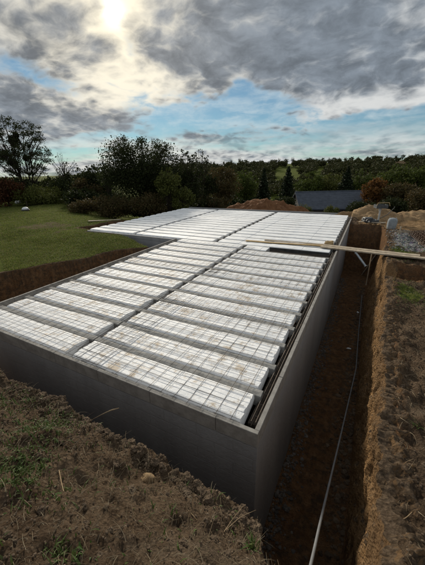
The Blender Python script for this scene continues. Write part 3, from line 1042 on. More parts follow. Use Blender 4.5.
def joist_mesh(L, var):
    key = (round(L, 3), var)
    if key in joist_cache:
        return joist_cache[key]
    nx = max(4, int(L / .08)); xs = np.linspace(0, L, nx)
    jy = np.array([-.060, -.060, -.056, -.045, 0, .045, .056, .062, .062]); jz = np.array([-.17, -.012, -.003, .0, .003, .0, -.003, -.012, -.17])
    X_, K = np.meshgrid(xs, np.arange(9), indexing='ij')
    Z_ = jz[K] + np.where((K > 1) & (K < 7), .004 * fbm(X_, jy[K] * 8, sc=6, oct=3, seed=300 + var), 0)
    Y_ = jy[K] + .003 * fbm(X_, K * 1.0, sc=2, oct=2, seed=310 + var)
    f_ = [list(r) for r in grid_faces(nx, 9)]
    f_.append(list(range(9))); f_.append([(nx - 1) * 9 + i for i in range(9)][::-1])
    me = mesh('concrete_joist', np.stack([X_, Y_, Z_], -1).reshape(-1, 3), f_, m_joist)
    joist_cache[key] = me
    return me


#        x0(eps) x1(eps) joist x0, x1, first row, last row, words
BAYS = [(-5.86, -3.14, -6.02, -3.03, 1, 13, 'left of the near middle gap', 'from the near wall'),
        (-2.94, -.085, -3.01, -.005, 1, 13, 'right of the near middle gap', 'from the near wall'),
        (-4.28, -.085, -4.39, -.005, 14, 28, 'in the far right bay', 'beyond the opening'),
        (-8.54, -4.52, -8.65, -4.41, 14, 28, 'in the far middle bay', 'beyond the opening'),
        (-11.62, -8.77, -11.56, -8.67, 14, 28, 'in the far left wing', 'from the lawn')]
for bi, (x0, x1, j0, j1, r0, r1, words, frm) in enumerate(BAYS):
    for r in range(r0, r1 + 1):
        yc = PITCHJ * (r - 1) - .30 + random.uniform(-.004, .004)
        k = r - r0
        far_end = ORD[k] if k < len(ORD) else str(k + 1)
        a0, a1 = x0, x1
        if bi == 1 and r == 13:
            a1 = -2.10                                # the opening: the rest of this row is missing
        o = obj('polystyrene_strip', eps_mesh(a1 - a0, (r * 3 + bi) % 3), None, (a0 + random.uniform(-.012, .012), yc, random.uniform(-.006, .004)),
                (0, 0, random.uniform(-.0015, .0015)))
        lab = 'white ridged polystyrene strip %s, %s row %s' % (words, far_end, frm)
        if bi == 1 and r == 13:
            lab = 'short polystyrene strip left of the dark floor opening'
        tag(o, lab, 'polystyrene', 'polystyrene strips between the joists')
        if r < 28:
            yj = PITCHJ * (r - 1)
            jx1 = -2.12 if (bi == 1 and r == 13) else j1
            oj = obj('concrete_joist', joist_mesh(jx1 - j0, (r + bi) % 3), None, (j0 + random.uniform(-.01, .01), yj, .007 + random.uniform(-.003, .003)))
            tag(oj, 'grey joist %s, behind %s polystyrene row %s' % (words, far_end, frm), 'joist', 'precast floor joists')

mb = MB(); mb.bbox(-2.10, -.06, 7.185, 7.225, -.42, .018, .004)  # added dark board: its colour stands in for the shade inside the opening
tag(mb.build('opening_shade_board', m_dark), 'added dark board standing in for shade at the back of the floor opening', 'board')
mb = MB()
for i in range(4):
    mb.tube([(-2.3 + .1 * i, 6.72 + .1 * i, .012), (-1.2, 6.74 + .1 * i, -.02 - .02 * i), (-.02, 6.70 + .11 * i, .0)], .008, 5)
tag(mb.build('rebar_bundle', m_steel), 'loose dark rebars lying across the floor opening', 'rebar')

# ------------------------------------------------------------------ steel mesh sheets lying over the near polystyrene
def mesh_sheet(x0, x1, y0, y1, z, rot, label, sp=.2):
    mb = MB()
    n1 = int((x1 - x0) / sp); n2 = int((y1 - y0) / sp)
    cx0, cy0 = (x0 + x1) / 2, (y0 + y1) / 2

    def wave(x, y, s):
        return .006 * vnoise(x * 1.3 + s, y * 1.3, seed=s) + .004 * vnoise(x * 4, y * 4, seed=s + 1)
    cr, sr = math.cos(rot), math.sin(rot)

    def tr(x, y, dz_):
        xx_, yy_ = x - cx0, y - cy0
        X_, Y_ = cx0 + cr * xx_ - sr * yy_, cy0 + sr * xx_ + cr * yy_
        return np.stack([X_, Y_, z + dz_ + wave(X_, Y_, 11)], -1)
    for i in range(n1 + 1):
        x = x0 + i * sp + random.uniform(-.004, .004)
        t_ = np.linspace(y0 - .06, y0 + n2 * sp + .06, 16)
        mb.tube(tr(x + .004 * np.sin(t_ * 3 + i), t_, 0), .0029, 4)
    for j in range(n2 + 1):
        y = y0 + j * sp + random.uniform(-.004, .004)
        t_ = np.linspace(x0 - .06, x0 + n1 * sp + .06, 20)
        mb.tube(tr(t_, y + .004 * np.sin(t_ * 3 + j), .0075), .0029, 4)
    tag(mb.build('steel_mesh', m_steel), label, 'steel mesh', 'reinforcing mesh on the floor')


mesh_sheet(-2.78, .02, -.54, 1.9, .043, .003, 'dark steel mesh sheet over the rows at the near right corner')
mesh_sheet(-6.02, -2.4, -.56, 1.86, .057, -.005, 'dark steel mesh sheet over the rows at the near left corner')
mesh_sheet(-2.82, .00, 1.62, 4.1, .058, -.004, 'steel mesh sheet right of the gap, second from the near wall')
mesh_sheet(-6.04, -2.45, 1.58, 4.05, .044, .006, 'steel mesh sheet left of the gap, second from the near wall')
mesh_sheet(-2.80, -.02, 3.85, 6.5, .044, .002, 'steel mesh sheet just before the dark floor opening')
mesh_sheet(-6.00, -2.42, 3.8, 6.9, .058, -.003, 'steel mesh sheet left of the gap, third from the near wall')

# reinforcement cages in the rim
def cage(axis, c0, a, c_, label):
    mb = MB()
    for off, z in ((-.025, -.02), (.025, -.02), (-.025, -.09), (.025, -.09)):
        t_ = np.linspace(a, c_, 30)
        ww = .006 * np.sin(t_ * 2.3 + off * 90)
        P_ = np.stack([c0 + off + ww, t_, z + 0 * t_ + ww], -1) if axis == 'y' else np.stack([t_, c0 + off + ww, z + 0 * t_ + ww], -1)
        mb.tube(P_, .005, 5)
    t = a + .1
    while t < c_:
        sq = np.array([(-.036, -.024), (.036, -.024), (.036, -.146), (-.036, -.146), (-.036, -.024)])
        P_ = np.stack([c0 + sq[:, 0], t + 0 * sq[:, 0], sq[:, 1]], -1) if axis == 'y' else np.stack([t + 0 * sq[:, 0], c0 + sq[:, 0], sq[:, 1]], -1)
        mb.tube(P_, .003, 4)
        t += .2
    tag(mb.build('rebar_cage', m_steel), label, 'rebar')


cage('y', .045, -.45, 16.6, 'dark rebar cage in the slot beside the right wall rim')
cage('y', -3.04, -.35, 7.1, 'dark rebar cage in the dark near middle gap')
cage('y', -4.40, 7.4, 16.6, 'dark rebar cage in the far right gap')
cage('y', -8.655, 7.3, 16.6, 'dark rebar cage in the far wing gap')

# ------------------------------------------------------------------ planks, prop and scraps
def plank(p0, p1, wid, thk_, m, label, name='plank', cat='plank', group=None, bow=.01):
    p0 = np.array(p0, float); p1 = np.array(p1, float)
    d = p1 - p0; L = np.linalg.norm(d); d /= L
    s = np.cross([0, 0, 1], d); s /= np.linalg.norm(s); u = np.cross(d, s)
    n_ = 14; Vv = []
    c = min(.006, thk_ * .2)
    sec = [(-wid / 2, c), (-wid / 2, thk_ - c), (-wid / 2 + c, thk_), (wid / 2 - c, thk_), (wid / 2, thk_ - c), (wid / 2, c), (wid / 2 - c, 0), (-wid / 2 + c, 0)]
    for i in range(n_):
        t = i / (n_ - 1)
        for a, h in sec:
            Vv.append(p0 + d * L * t + s * (a + .004 * math.sin(5 * t + L)) + u * (h - bow * math.sin(math.pi * t)))
    f_ = [(i * 8 + j, i * 8 + (j + 1) % 8, (i + 1) * 8 + (j + 1) % 8, (i + 1) * 8 + j) for i in range(n_ - 1) for j in range(8)]
    f_ += [tuple(range(8))[::-1], tuple((n_ - 1) * 8 + j for j in range(8))]
    o = obj(name, mesh(name, Vv, f_, m))
    tag(o, label, cat, group)
    return o


zb = float(H(2.5, 7.5)) + .012
plank((-.42, 7.80, .05), (2.62, 7.40, zb + .03), .20, .045, m_wood, 'weathered grey plank bridging the trench, nearer of the two', group='planks over the trench')
plank((-.36, 8.04, .05), (2.50, 7.66, zb + .03), .20, .045, m_wood, 'weathered grey plank bridging the trench, farther of the two', group='planks over the trench')
plank((-3.25, 7.72, .042), (-.25, 8.0, .046), .14, .03, m_ywood, 'long yellowish plank lying on the polystyrene behind the opening')
plank((-.1, 8.24, .042), (-2.6, 8.10, .042), .10, .025, m_wood, 'pale board lying on the polystyrene behind the yellowish plank')
def at_y(px, py, y):
    d = ray(px, py)
    return CAM + d * (y - CAM[1]) / d[1]


pa, pb = at_y(355, 251.5, 7.62), at_y(365.5, 266, 7.45)
mb = MB(); mb.tube([pa, pb], .035, 12); mb.tube([pa * .93 + pb * .07, pa * .88 + pb * .12], .05, 12); mb.tube([pb, pb + (pb - pa) * .02], .06, 12)
pr = mb.build('steel_prop', m_galv, smooth=False)
tag(pr, 'pale galvanised prop slanting down below the trench planks', 'prop')
mb = MB(); mb.tube([(1.22, 8.2, -1.3), (1.215, 8.2, -.12)], .018, 6)
tag(mb.build('wooden_stake', m_wood), 'thin wooden stake standing in the trench behind the planks', 'stake')
# crumpled foam scrap at the plank end
lump = I2V * (1 + .35 * fbm(I2V[:, 0], I2V[:, 1], I2V[:, 2], sc=1.7, oct=4, gain=.6, seed=401))[:, None] * np.array([.16, .12, .09])
tag(obj('crumpled_sack', mesh('crumpled_sack', lump, I2F, m_ywood), None, (-.22, 8.34, .10)), 'crumpled yellowish sack at the slab end of the trench planks', 'sack')

# grey conduit running down into the trench
pts = []
for px, py, zz_ in ((306, 584, .12), (312, 560, -.08), (322, 514, -.5), (335, 460, -1.05), (348, 404, -1.68), (358, 360, -2.13), (364, 332, -2.36)):
    pts.append(at_z(px, py, zz_))
pts += [np.array([1.20, y_, float(H(1.20, y_)) + .09]) for y_ in (7.0, 8.0, 9.0, 10.0)]
pts = np.array(pts)
tt = np.linspace(0, len(pts) - 1, 60)
sm = np.stack([np.interp(tt, np.arange(len(pts)), pts[:, k]) for k in range(3)], -1)
for _ in range(6):
    sm[1:-1] = (sm[:-2] + sm[1:-1] * 2 + sm[2:]) / 4
sm[:, 2] = np.maximum(sm[:, 2], np.where(sm[:, 1] > 3, H(sm[:, 0], sm[:, 1]) + .035, -9))
sm[:, 0] = np.where(sm[:, 1] > 2, np.minimum(sm[:, 0], 1.20), sm[:, 0])
mb = MB(); mb.tube(sm, .0125, 10)
tag(mb.build('conduit', m_conduit, smooth=True), 'long grey conduit hanging down into the trench from the near edge', 'conduit')


def scrap(px, py, z, s, m, name, label, cat, seed):
    c = at_z(px, py, z)
    v_ = I1V * (1 + .4 * fbm(I1V[:, 0], I1V[:, 1], I1V[:, 2], sc=1.5, oct=3, seed=seed))[:, None] * np.array([s, s * .7, s * .4])
    zz_ = float(H(c[0], c[1]))
    tag(obj(name, mesh(name, v_, I1F, m), None, (c[0], c[1], zz_ + s * .25), (0, 0, seed * .7)), label, cat)


scrap(357.5, 313, ZB, .05, m_white, 'white_scrap', 'white polystyrene scrap on the trench bottom, farther one', 'scrap', 3)
scrap(349, 348, ZB, .055, m_white, 'white_scrap', 'white polystyrene scrap on the trench bottom, nearer one', 'scrap', 5)
scrap(364.5, 234.5, ZB, .10, m_white, 'white_scrap', 'white scrap in the dark far end of the trench', 'scrap', 8)

# ochre stone on the near crest
v_ = I2V * (1 + .18 * fbm(I2V[:, 0], I2V[:, 1], I2V[:, 2], sc=1.4, oct=4, gain=.55, seed=411))[:, None] * np.array([.062, .048, .042])
c_ = at_z(147, 474, .33)
tag(obj('ochre_stone', mesh('ochre_stone', v_, I2F, m_ystone), None, (c_[0], c_[1], float(H(c_[0], c_[1])) + .022), (0, 0, .5)), 'fist-sized ochre stone on the near soil edge', 'stone')


def march(px, py, lift=0.0):
    d = ray(px, py); t = np.arange(.8, 7, .01)
    Q = CAM + d * t[:, None]
    hit = np.argmax(Q[:, 2] < H(Q[:, 0], Q[:, 1], False) + lift)
    return Q[hit]


# single twigs and roots
def twig(pxs, zoff, r0_, r1_, m, label, name='dry_twig', cat='twig', depth_z=None):
    """pixels walked over the ground with a lift for each"""
    P_ = []
    P_ = [march(px, py, lift) for (px, py, lift) in pxs]
    P_ = np.array(P_)
    tt = np.linspace(0, len(P_) - 1, len(P_) * 5)
    sm_ = np.stack([np.interp(tt, np.arange(len(P_)), P_[:, k]) for k in range(3)], -1)
    for _ in range(4):
        sm_[1:-1] = (sm_[:-2] + 2 * sm_[1:-1] + sm_[2:]) / 4
    mb_ = MB(); mb_.tube(sm_, np.linspace(r0_, r1_, len(sm_)), 5)
    return tag(mb_.build(name, m), label, cat)


m_twig = simple('dry_twig_bark', (.22, .15, .085), (.40, .30, .185), 25, .85, .2, .003, .2)
m_root = simple('pale_root', (.26, .175, .095), (.42, .31, .19), 20, .85, .2, .003, .2)
twig([(84, 424, .0), (95, 418, .08), (108, 411, .14), (119, 408, .18)], 0, .0026, .0012, m_twig, 'arched dry twig over the near soil edge below the left wall')
twig([(122, 449, .0), (125, 440, .07), (126, 431, .13)], 0, .003, .0012, m_twig, 'short upright dry twig beside the ochre stone')
twig([(224, 532, .0), (232, 520, .07), (243, 506, .15)], 0, .0028, .001, m_twig, 'thin upright twig at the soil edge before the wall corner')
twig([(226, 530, .0), (240, 517, .06), (256, 510, .09)], 0, .0028, .001, m_twig, 'thin twig leaning right at the soil edge before the wall corner')
twig([(221, 524, .0), (222, 515, .06), (219, 505, .10)], 0, .0025, .001, m_twig, 'thin twig leaning left at the soil edge before the wall corner')
twig([(181, 503, .0), (189, 511, .02), (197, 520, .01)], 0, .004, .002, m_root, 'pale root sticking out of the clod edge')
twig([(59, 470, .01), (62, 485, .02), (66, 500, .02), (68, 508, .005)], 0, .003, .0015, m_root, 'thin pale root lying down the near mound')
twig([(360, 503, .02), (366, 512, .03), (378, 519, .02), (392, 521, .02), (405, 519, .02), (412, 512, .0)], 0, .0045, .0022, m_root, 'long pale root curving across the right bank')
twig([(376, 468, .0), (386, 458, .05), (398, 454, .06), (408, 452, .01)], 0, .0035, .0018, m_root, 'looping root arching from the right bank edge')
twig([(380, 480, .0), (393, 468, .03), (408, 461, .04), (418, 457, .01)], 0, .003, .0015, m_root, 'thin root below the looping root on the right bank')

# weed tuft at the corner of the mound
def tuft(px, py, n_, hgt, wid, label):
    q_ = march(px, py)
    P_ = np.stack([q_[0] + rng.normal(0, .018, n_), q_[1] + rng.normal(0, .018, n_), np.full(n_, float(H(q_[0], q_[1])) - .01)], 1)
    tag(obj('weed_tuft', blades(P_, hgt * (.5 + .6 * rng.random(n_)), wid * (.6 + .6 * rng.random(n_)), m_weed, 'weed_tuft', 1.3)), label, 'weed')


tuft(252, 548, 26, .12, .006, 'green weed tuft on the soil edge below the wall corner')
tuft(20, 470, 40, .07, .005, 'low leafy weed tuft at the left edge of the near mound')
tuft(60, 556, 26, .06, .005, 'small weed tuft low on the near mound')
tuft(418, 425, 30, .08, .004, 'small weed tuft on the right bank near the photo edge')

# ------------------------------------------------------------------ far bank: gravel yard, mesh stack, bag, machine, heaps
def heap(name, cx_, cy_, rx, ry, h, m, label, seed, rz=0.0):
    n1, n2 = 60, 60
    u = np.linspace(-1.15, 1.15, n1); A, B_ = np.meshgrid(u, u, indexing='ij')
    r_ = np.hypot(A, B_) * (1 + .22 * fbm(np.arctan2(A, B_) * 1.0, A * 0, sc=1.2, oct=2, seed=seed))
    z_ = np.clip(1 - r_, 0, 1) ** .85
    z_ = h * (z_ * (1 + .25 * fbm(A, B_, sc=2.5, oct=3, seed=seed + 2)) + .07 * fbm(A, B_, sc=9, oct=4, gain=.65, seed=seed + 4) * sstep(1.1 - r_, 0, .3))
    cr, sr = math.cos(rz), math.sin(rz)
    X_ = cx_ + cr * A * rx - sr * B_ * ry; Y_ = cy_ + sr * A * rx + cr * B_ * ry
    Z_ = H(X_, Y_, False) + z_ - .12 * sstep(r_, .85, 1.05) - .02
    o = obj(name, mesh(name, np.stack([X_, Y_, Z_], -1).reshape(-1, 3), grid_faces(n1, n2)[:, ::-1], m, True))
    tag(o, label, 'earth heap')


x_, y_ = at_d(268, 29.5)
heap('earth_heap', x_, y_, 4.4, 2.8, z_of(266, 194.5, 29.5) - float(ztop(x_, y_)), m_heap, 'reddish brown earth heap behind the far edge of the floor', 421, .3)
x_, y_ = at_d(378, 19.6)
heap('sand_heap', x_, y_, 2.0, 1.5, .80, m_sand, 'sandy yellow earth heap behind the grey machine', 431, .2)
x_, y_ = at_d(428, 21)
heap('earth_heap', x_, y_, 2.0, 1.6, .75, m_sand, 'brown earth heap cut by the right photo edge', 441, .1)
x_, y_ = at_d(349, 19.5)
heap('earth_heap', x_, y_, .9, .7, .32, m_sand, 'low sandy mound at the far right corner of the wall', 451, .1)

# pale bulk bag
bx0, by0 = at_z(391, 228, -.05)[:2]
zz_ = float(H(bx0, by0))
root = obj('bulk_bag', None, None, (bx0, by0, zz_))
root.scale = (.66, .66, .85)
root.empty_display_size = .2
tag(root, 'pale grey woven bag standing upright beside the machine', 'bag')
mb = MB()
mb.lathe([(.20, -.01), (.27, .03), (.30, .15), (.31, .32), (.305, .46), (.28, .56), (.22, .61), (.12, .63)], 24,
         wob=lambda th, z: .05 * math.sin(3 * th + 4 * z) + .03 * math.sin(7 * th - 6 * z))
bag = mb.build('bag_body', m_bag, root, True)
for sx_ in (-1, 1):
    mb = MB()
    mb.tube([(sx_ * .18, -.05, .58), (sx_ * .21, -.03, .66), (sx_ * .2, .03, .665), (sx_ * .18, .05, .585)], .012, 5)
    mb.build('lifting_loop', m_bag, bag)

# grey machine with tray on a post
mx, my = at_z(378, 221.5, -.05)[:2]
root = obj('site_machine', None, None, (mx, my, float(H(mx, my))), (0, 0, .35))
root.scale = (.82, .82, .82)
tag(root, 'grey site machine with a tray on a post before the sandy heap', 'machine')
mb = MB(); mb.bbox(-.95, -.05, -.28, -.16, .08, .22, .015); mb.bbox(-.95, -.05, .16, .28, .08, .22, .015); mb.bbox(-.95, -.83, -.16, .16, .09, .2, .01); mb.bbox(-.17, -.05, -.16, .16, .09, .2, .01)
mb.build('base_frame', m_mach, root)
mb = MB(); mb.bbox(-.9, -.4, -.22, .22, .225, .36, .03); mb.build('engine_cover', m_mach, root)
mb = MB(); mb.tube([(0, 0, .0), (0, 0, .86)], .055, 12); mb.tube([(0, 0, .80), (-.02, 0, .95)], .09, 12); mb.build('post', m_machp, root)
mb = MB()
mb.bbox(-.34, .34, -.26, .26, .95, 1.0, .01)
for q_ in ((-.34, -.31, -.26, .26), (.31, .34, -.26, .26), (-.31, .31, -.26, -.23), (-.31, .31, .23, .26)):
    mb.box(q_[0], q_[1], q_[2], q_[3], .998, 1.16)
tray = mb.build('tray', m_mach, root)
mb = MB(); mb.tube([(-.36, -.28, 1.12), (-.30, -.28, 1.30), (.36, -.28, 1.30), (.42, -.28, 1.1)], .018, 8); mb.build('guard_rail', m_ywood, tray)
for sy_ in (-.36, .36):
    mb = MB(); mb.tube([(-.72, sy_ - .05, .16), (-.72, sy_ + .05, .16)], .165, 18)
    wh = mb.build('wheel', m_dark, root)
    mb = MB(); mb.tube([(-.72, sy_ - .06, .16), (-.72, sy_ + .06, .16)], .06, 10); mb.build('hub', m_machp, wh)
mb = MB(); mb.tube([(.45, -.1, .55), (.75, -.12, .95), (.78, -.12, 1.05)], .022, 8); mb.tube([(.05, -.05, .3), (.45, -.1, .55)], .022, 8); mb.build('handle', m_mach, root)

# stacked rusty mesh on the gravel
def mesh_stack(cx_, cy_, lx, ly, rz, label, z0, n_=3):
    root_ = obj('rebar_mesh_stack', None, None, (cx_, cy_, z0), (0, 0, rz))
    tag(root_, label, 'rebar')
    for s_ in range(n_):
        mb_ = MB(); z = .03 + s_ * .045
        for i in range(int(lx / .15) + 1):
            x = -lx / 2 + i * .15 + s_ * .02
            mb_.tube([(x, -ly / 2, z), (x, 0, z + .01 * math.sin(i)), (x, ly / 2, z)], .011, 5)
        for i in range(int(ly / .3) + 1):
            y = -ly / 2 + i * .3
            mb_.tube([(-lx / 2, y, z + .016), (lx / 2, y, z + .016)], .009, 5)
        mb_.build('mesh_panel', m_rust, root_)
    for y in (-ly / 2 + .3, 0, ly / 2 - .3):
        mb_ = MB(); mb_.bbox(-lx / 2, lx / 2, y - .04, y + .04, -.08, .015, .006); mb_.build('bearer', m_wood, root_)


mesh_stack(3.55, 9.9, 1.7, 3.4, .12, 'stack of rusty reinforcing mesh on the gravel at the right', float(H(3.5, 9.9)) + .08, 4)
# batter board: stakes and a rail
root = obj('batter_board', None, None, (2.2, 11.35, float(H(2.2, 11.35))), (0, 0, .1))
tag(root, 'pale timber batter board standing behind the rusty mesh stack', 'batter board')
for sx_ in (0, 1.3):
    mb = MB(); mb.bbox(sx_ - .025, sx_ + .025, -.025, .025, -.15, .34, .004); mb.build('stake', m_wood, root)
mb = MB(); mb.bbox(-.1, 1.5, -.052, -.027, .10, .19, .004); mb.build('rail', m_wood, root)
plank((1.15, 12.95, float(H(1.2, 12.95)) + .03), (2.05, 12.35, float(H(2.0, 12.4)) + .03), .18, .04, m_wood, 'grey plank lying on the soil in front of the pale bag')
plank((.55, 14.25 + .25, float(H(.6, 14.6)) + .03), (1.8, 14.62, float(H(1.8, 14.6)) + .03), .2, .05, m_wood, 'grey plank lying on the soil at the end of the trench')

# ------------------------------------------------------------------ lawn things
def on_lawn(px, py):
    c = at_z(px, py, -.3)
    return c[0], c[1], float(H(c[0], c[1]))


x_, y_, z_ = on_lawn(26, 211.5)
root = obj('garden_dome', None, None, (x_, y_, z_)); tag(root, 'low white dome on a dark base on the lawn', 'garden ornament')
mb = MB(); mb.lathe([(.30, -.02), (.33, .05), (.31, .12), (.2, .14)], 20); mb.build('base', m_dark, root, True)
mb = MB(); mb.lathe([(.27, .13), (.26, .20), (.20, .28), (.10, .325), (.02, .335)], 20); mb.build('dome', m_white, root, True)
x_, y_, z_ = on_lawn(28.2, 209.5)
mb = MB(); mb.tube([(0, 0, -.1), (.01, 0, .35), (0, .01, .72)], .035, 7)
tag(mb.build('garden_post', m_bark, None, False, (x_, y_, z_)), 'short dark post on the lawn behind the white dome', 'post')
x_, y_, z_ = on_lawn(18.5, 203.5)
v_ = I1V * (1 + .3 * fbm(I1V[:, 0], I1V[:, 1], I1V[:, 2], sc=1.5, oct=3, seed=9))[:, None] * np.array([.42, .25, .22])
tag(obj('pale_rock', mesh('pale_rock', v_, I1F, m_machp, True), None, (x_, y_, z_ + .12)), 'pale grey rock below the rounded green bush', 'rock')
# crumpled plastic sheet near the wing wall
x_, y_, z_ = on_lawn(141, 242.6)
A, B_ = np.meshgrid(np.linspace(-1, 1, 22), np.linspace(-1, 1, 12), indexing='ij')
Zs = .04 + .10 * np.abs(fbm(A, B_, sc=1.6, oct=4, gain=.6, seed=13)) * (1 - .6 * A ** 2)
shv = np.stack([A * .42 + .05 * fbm(A, B_, sc=2, oct=2, seed=14), B_ * .16 + .05 * fbm(A, B_, sc=2, oct=2, seed=15), Zs], -1).reshape(-1, 3)
so = obj('plastic_sheet', mesh('plastic_sheet', shv, grid_faces(22, 12)[:, ::-1], m_machp, True), None, (x_, y_, z_), (0, 0, .7))
md = so.modifiers.new('thickness', 'SOLIDIFY'); md.thickness = .006
tag(so, 'crumpled pale plastic sheet on the lawn edge before the wing', 'plastic sheet')
plank((-13.9, 9.1, float(H(-13.9, 9.1)) + .05), (-13.1, 10.9, float(H(-13.2, 10.9)) + .05), .2, .04, m_wood, 'pale plank on the grass behind the wing tip')
x_, y_, z_ = on_lawn(128, 238.8)
mb = MB(); mb.tube([(-.3, -.1, .03), (-.1, .02, .06), (.12, .05, .10), (.34, .0, .05)], .012, 5)
tag(mb.build('dry_stick', m_twig, None, False, (x_, y_, z_)), 'pale stick on the grass left of the plastic sheet', 'stick')

# ------------------------------------------------------------------ house with slate roof below the far edge
hx0, hy0 = at_d(294.5, 44); hx1, hy1 = at_d(363, 47)
cxh, cyh = (hx0 + hx1) / 2, (hy0 + hy1) / 2
rzh = math.atan2(hy1 - hy0, hx1 - hx0); Lh = math.hypot(hx1 - hx0, hy1 - hy0)
zr = z_of(325, 190.5, 47.2); ze = z_of(325, 214, 43.4)
gz = float(ztop(cxh, cyh))
ze = max(ze, gz + 1.2)
root = obj('slate_house', None, None, (cxh, cyh, gz), (0, 0, rzh)); tag(root, 'low house with a long dark slate roof beyond the floor', 'house')
run = 3.6
hr, he = zr - gz, ze - gz
mb = MB()
for s_ in (-1, 1):
    mb.box(-Lh / 2 + .3, Lh / 2 - .3, s_ * (run - .5) - .15, s_ * (run - .5) + .15, -.6, he + .12)
for s_ in (-1, 1):
    xx_ = s_ * (Lh / 2 - .45)
    mb.add([(xx_ - .15, -run + .65, -.6), (xx_ - .15, run - .65, -.6), (xx_ - .15, run - .65, he + .1), (xx_ - .15, 0, hr - .15), (xx_ - .15, -run + .65, he + .1),
            (xx_ + .15, -run + .65, -.6), (xx_ + .15, run - .65, -.6), (xx_ + .15, run - .65, he + .1), (xx_ + .15, 0, hr - .15), (xx_ + .15, -run + .65, he + .1)],
           [(0, 4, 3, 2, 1), (5, 6, 7, 8, 9), (0, 5, 9, 4), (1, 2, 7, 6), (4, 9, 8, 3), (3, 8, 7, 2)])
mb.build('wall', m_render, root)
rf = MB()
for s_ in (-1, 1):
    a_ = [(-Lh / 2, s_ * run, he), (Lh / 2, s_ * run, he), (Lh / 2, 0, hr), (-Lh / 2, 0, hr)]
    b_ = [(x, y, z - .12) for x, y, z in a_]
    rf.add(a_ + b_, [(0, 1, 2, 3), (7, 6, 5, 4), (0, 4, 5, 1), (1, 5, 6, 2), (2, 6, 7, 3), (3, 7, 4, 0)])
roof = rf.build('roof', m_slate, root)
# slate courses as raised strips on the side facing the photo
sl = math.hypot(run, hr - he); up_ = np.array([0, run / sl, (hr - he) / sl]); nr_ = np.array([0, -(hr - he) / sl, run / sl])
cm = MB(); nc_ = 22
for i in range(nc_):
    t0, t1 = i * sl / nc_, (i + 1) * sl / nc_ + .05
    o0 = np.array([0, -run, he])
    pts_ = []
    for xx_ in (-Lh / 2 - .01, Lh / 2 + .01):
        for t_, h_ in ((t0, .006), (t0, .028), (t1, .012)):
            pts_.append(np.array([xx_, 0, 0]) + o0 + up_ * t_ + nr_ * h_)
    cm.add(pts_, [(0, 1, 4, 3), (1, 2, 5, 4), (0, 2, 1), (3, 4, 5)])
cm.build('slate_courses', m_slate, roof)['kind'] = 'stuff'
mb = MB(); mb.tube([(-Lh / 2 - .02, 0, hr + .01), (Lh / 2 + .02, 0, hr + .01)], .09, 8); mb.build('ridge_cap', m_slate, roof)

# ------------------------------------------------------------------ vegetation
def leaf_arrays(P_, size, asp=.62):
    n_ = len(P_)
    Rm = rand_rot(n_)
    q_ = np.array([(-.5, 0, 0), (-.05, -asp / 2, .04), (.5, 0, 0), (-.05, asp / 2, .04)])
    v_ = np.einsum('nij,kj->nki', Rm, q_) * size[:, None, None] + P_[:, None]
    return v_.reshape(-1, 3), (np.arange(n_)[:, None] * 4 + np.arange(4)[None])


def in_ball(n_, bias=.55):
    d = rng.normal(size=(n_, 3)); d /= np.linalg.norm(d, axis=1)[:, None]
    return d * (rng.random(n_) ** bias)[:, None]


def crown_points(style, h, w, n_, seed):
    """leaf positions and clump centres, tree at the origin"""
    cl = []
    rw = w / 2
    if style == 'conifer':
        z = h * (1 - rng.random(n_) ** .62 * .97)
        lay = np.floor(z / h * 15)
        rad = rw * (1 - z / h) ** .85 * (.55 + .45 * np.sin(z / h * 46) ** 2) + .06
        th = rng.random(n_) * 2 * math.pi
        rr = rad * np.sqrt(rng.random(n_)) * (1 + .25 * np.sin(th * 5 + lay * 2))
        P_ = np.stack([rr * np.cos(th), rr * np.sin(th), z - .25 * rr], 1)
        return P_, []
    z0 = {'round': .16, 'bush': .02, 'tall': .22, 'wispy': .28, 'ball': .30}[style]
    nc = {'round': 46, 'bush': 30, 'tall': 40, 'wispy': 30, 'ball': 26}[style]
    cz = h * (z0 + (1 - z0) * .5); rz_ = h * (1 - z0) * .5
    for i in range(nc):
        d = in_ball(1, .40)[0]
        sq = 1 - .22 * max(0, -d[2])
        c = np.array([d[0] * rw * .80 * sq, d[1] * rw * .80 * sq, cz + d[2] * rz_ * .84])
        r = w * rng.uniform(.09, .19) * (.8 if style in ('wispy', 'ball') else 1)
        cl.append((c, r))
    if style in ('round', 'tall', 'wispy'):
        for i in range(16):                                  # sprigs that break the outline
            th = rng.random() * 2 * math.pi; u = rng.random()
            c = np.array([math.cos(th) * rw * u * .95, math.sin(th) * rw * u * .95, cz + rz_ * math.sqrt(max(0, 1 - u * u)) * rng.uniform(.86, 1.04)])
            cl.append((c, w * rng.uniform(.03, .065)))
    wt = np.array([r ** 2 for _, r in cl]); wt /= wt.sum()
    k = rng.choice(len(cl), n_, p=wt)
    C = np.array([c for c, _ in cl])[k]; Rr = np.array([r for _, r in cl])[k]
    off = in_ball(n_, .5) * Rr[:, None] * np.array([1, 1, .85]) * (1 + .5 * (rng.random(n_)[:, None] ** 4))
    P_ = C + off
    P_[:, 2] = np.maximum(P_[:, 2], h * .01)
    return P_, cl


tree_no = [0]


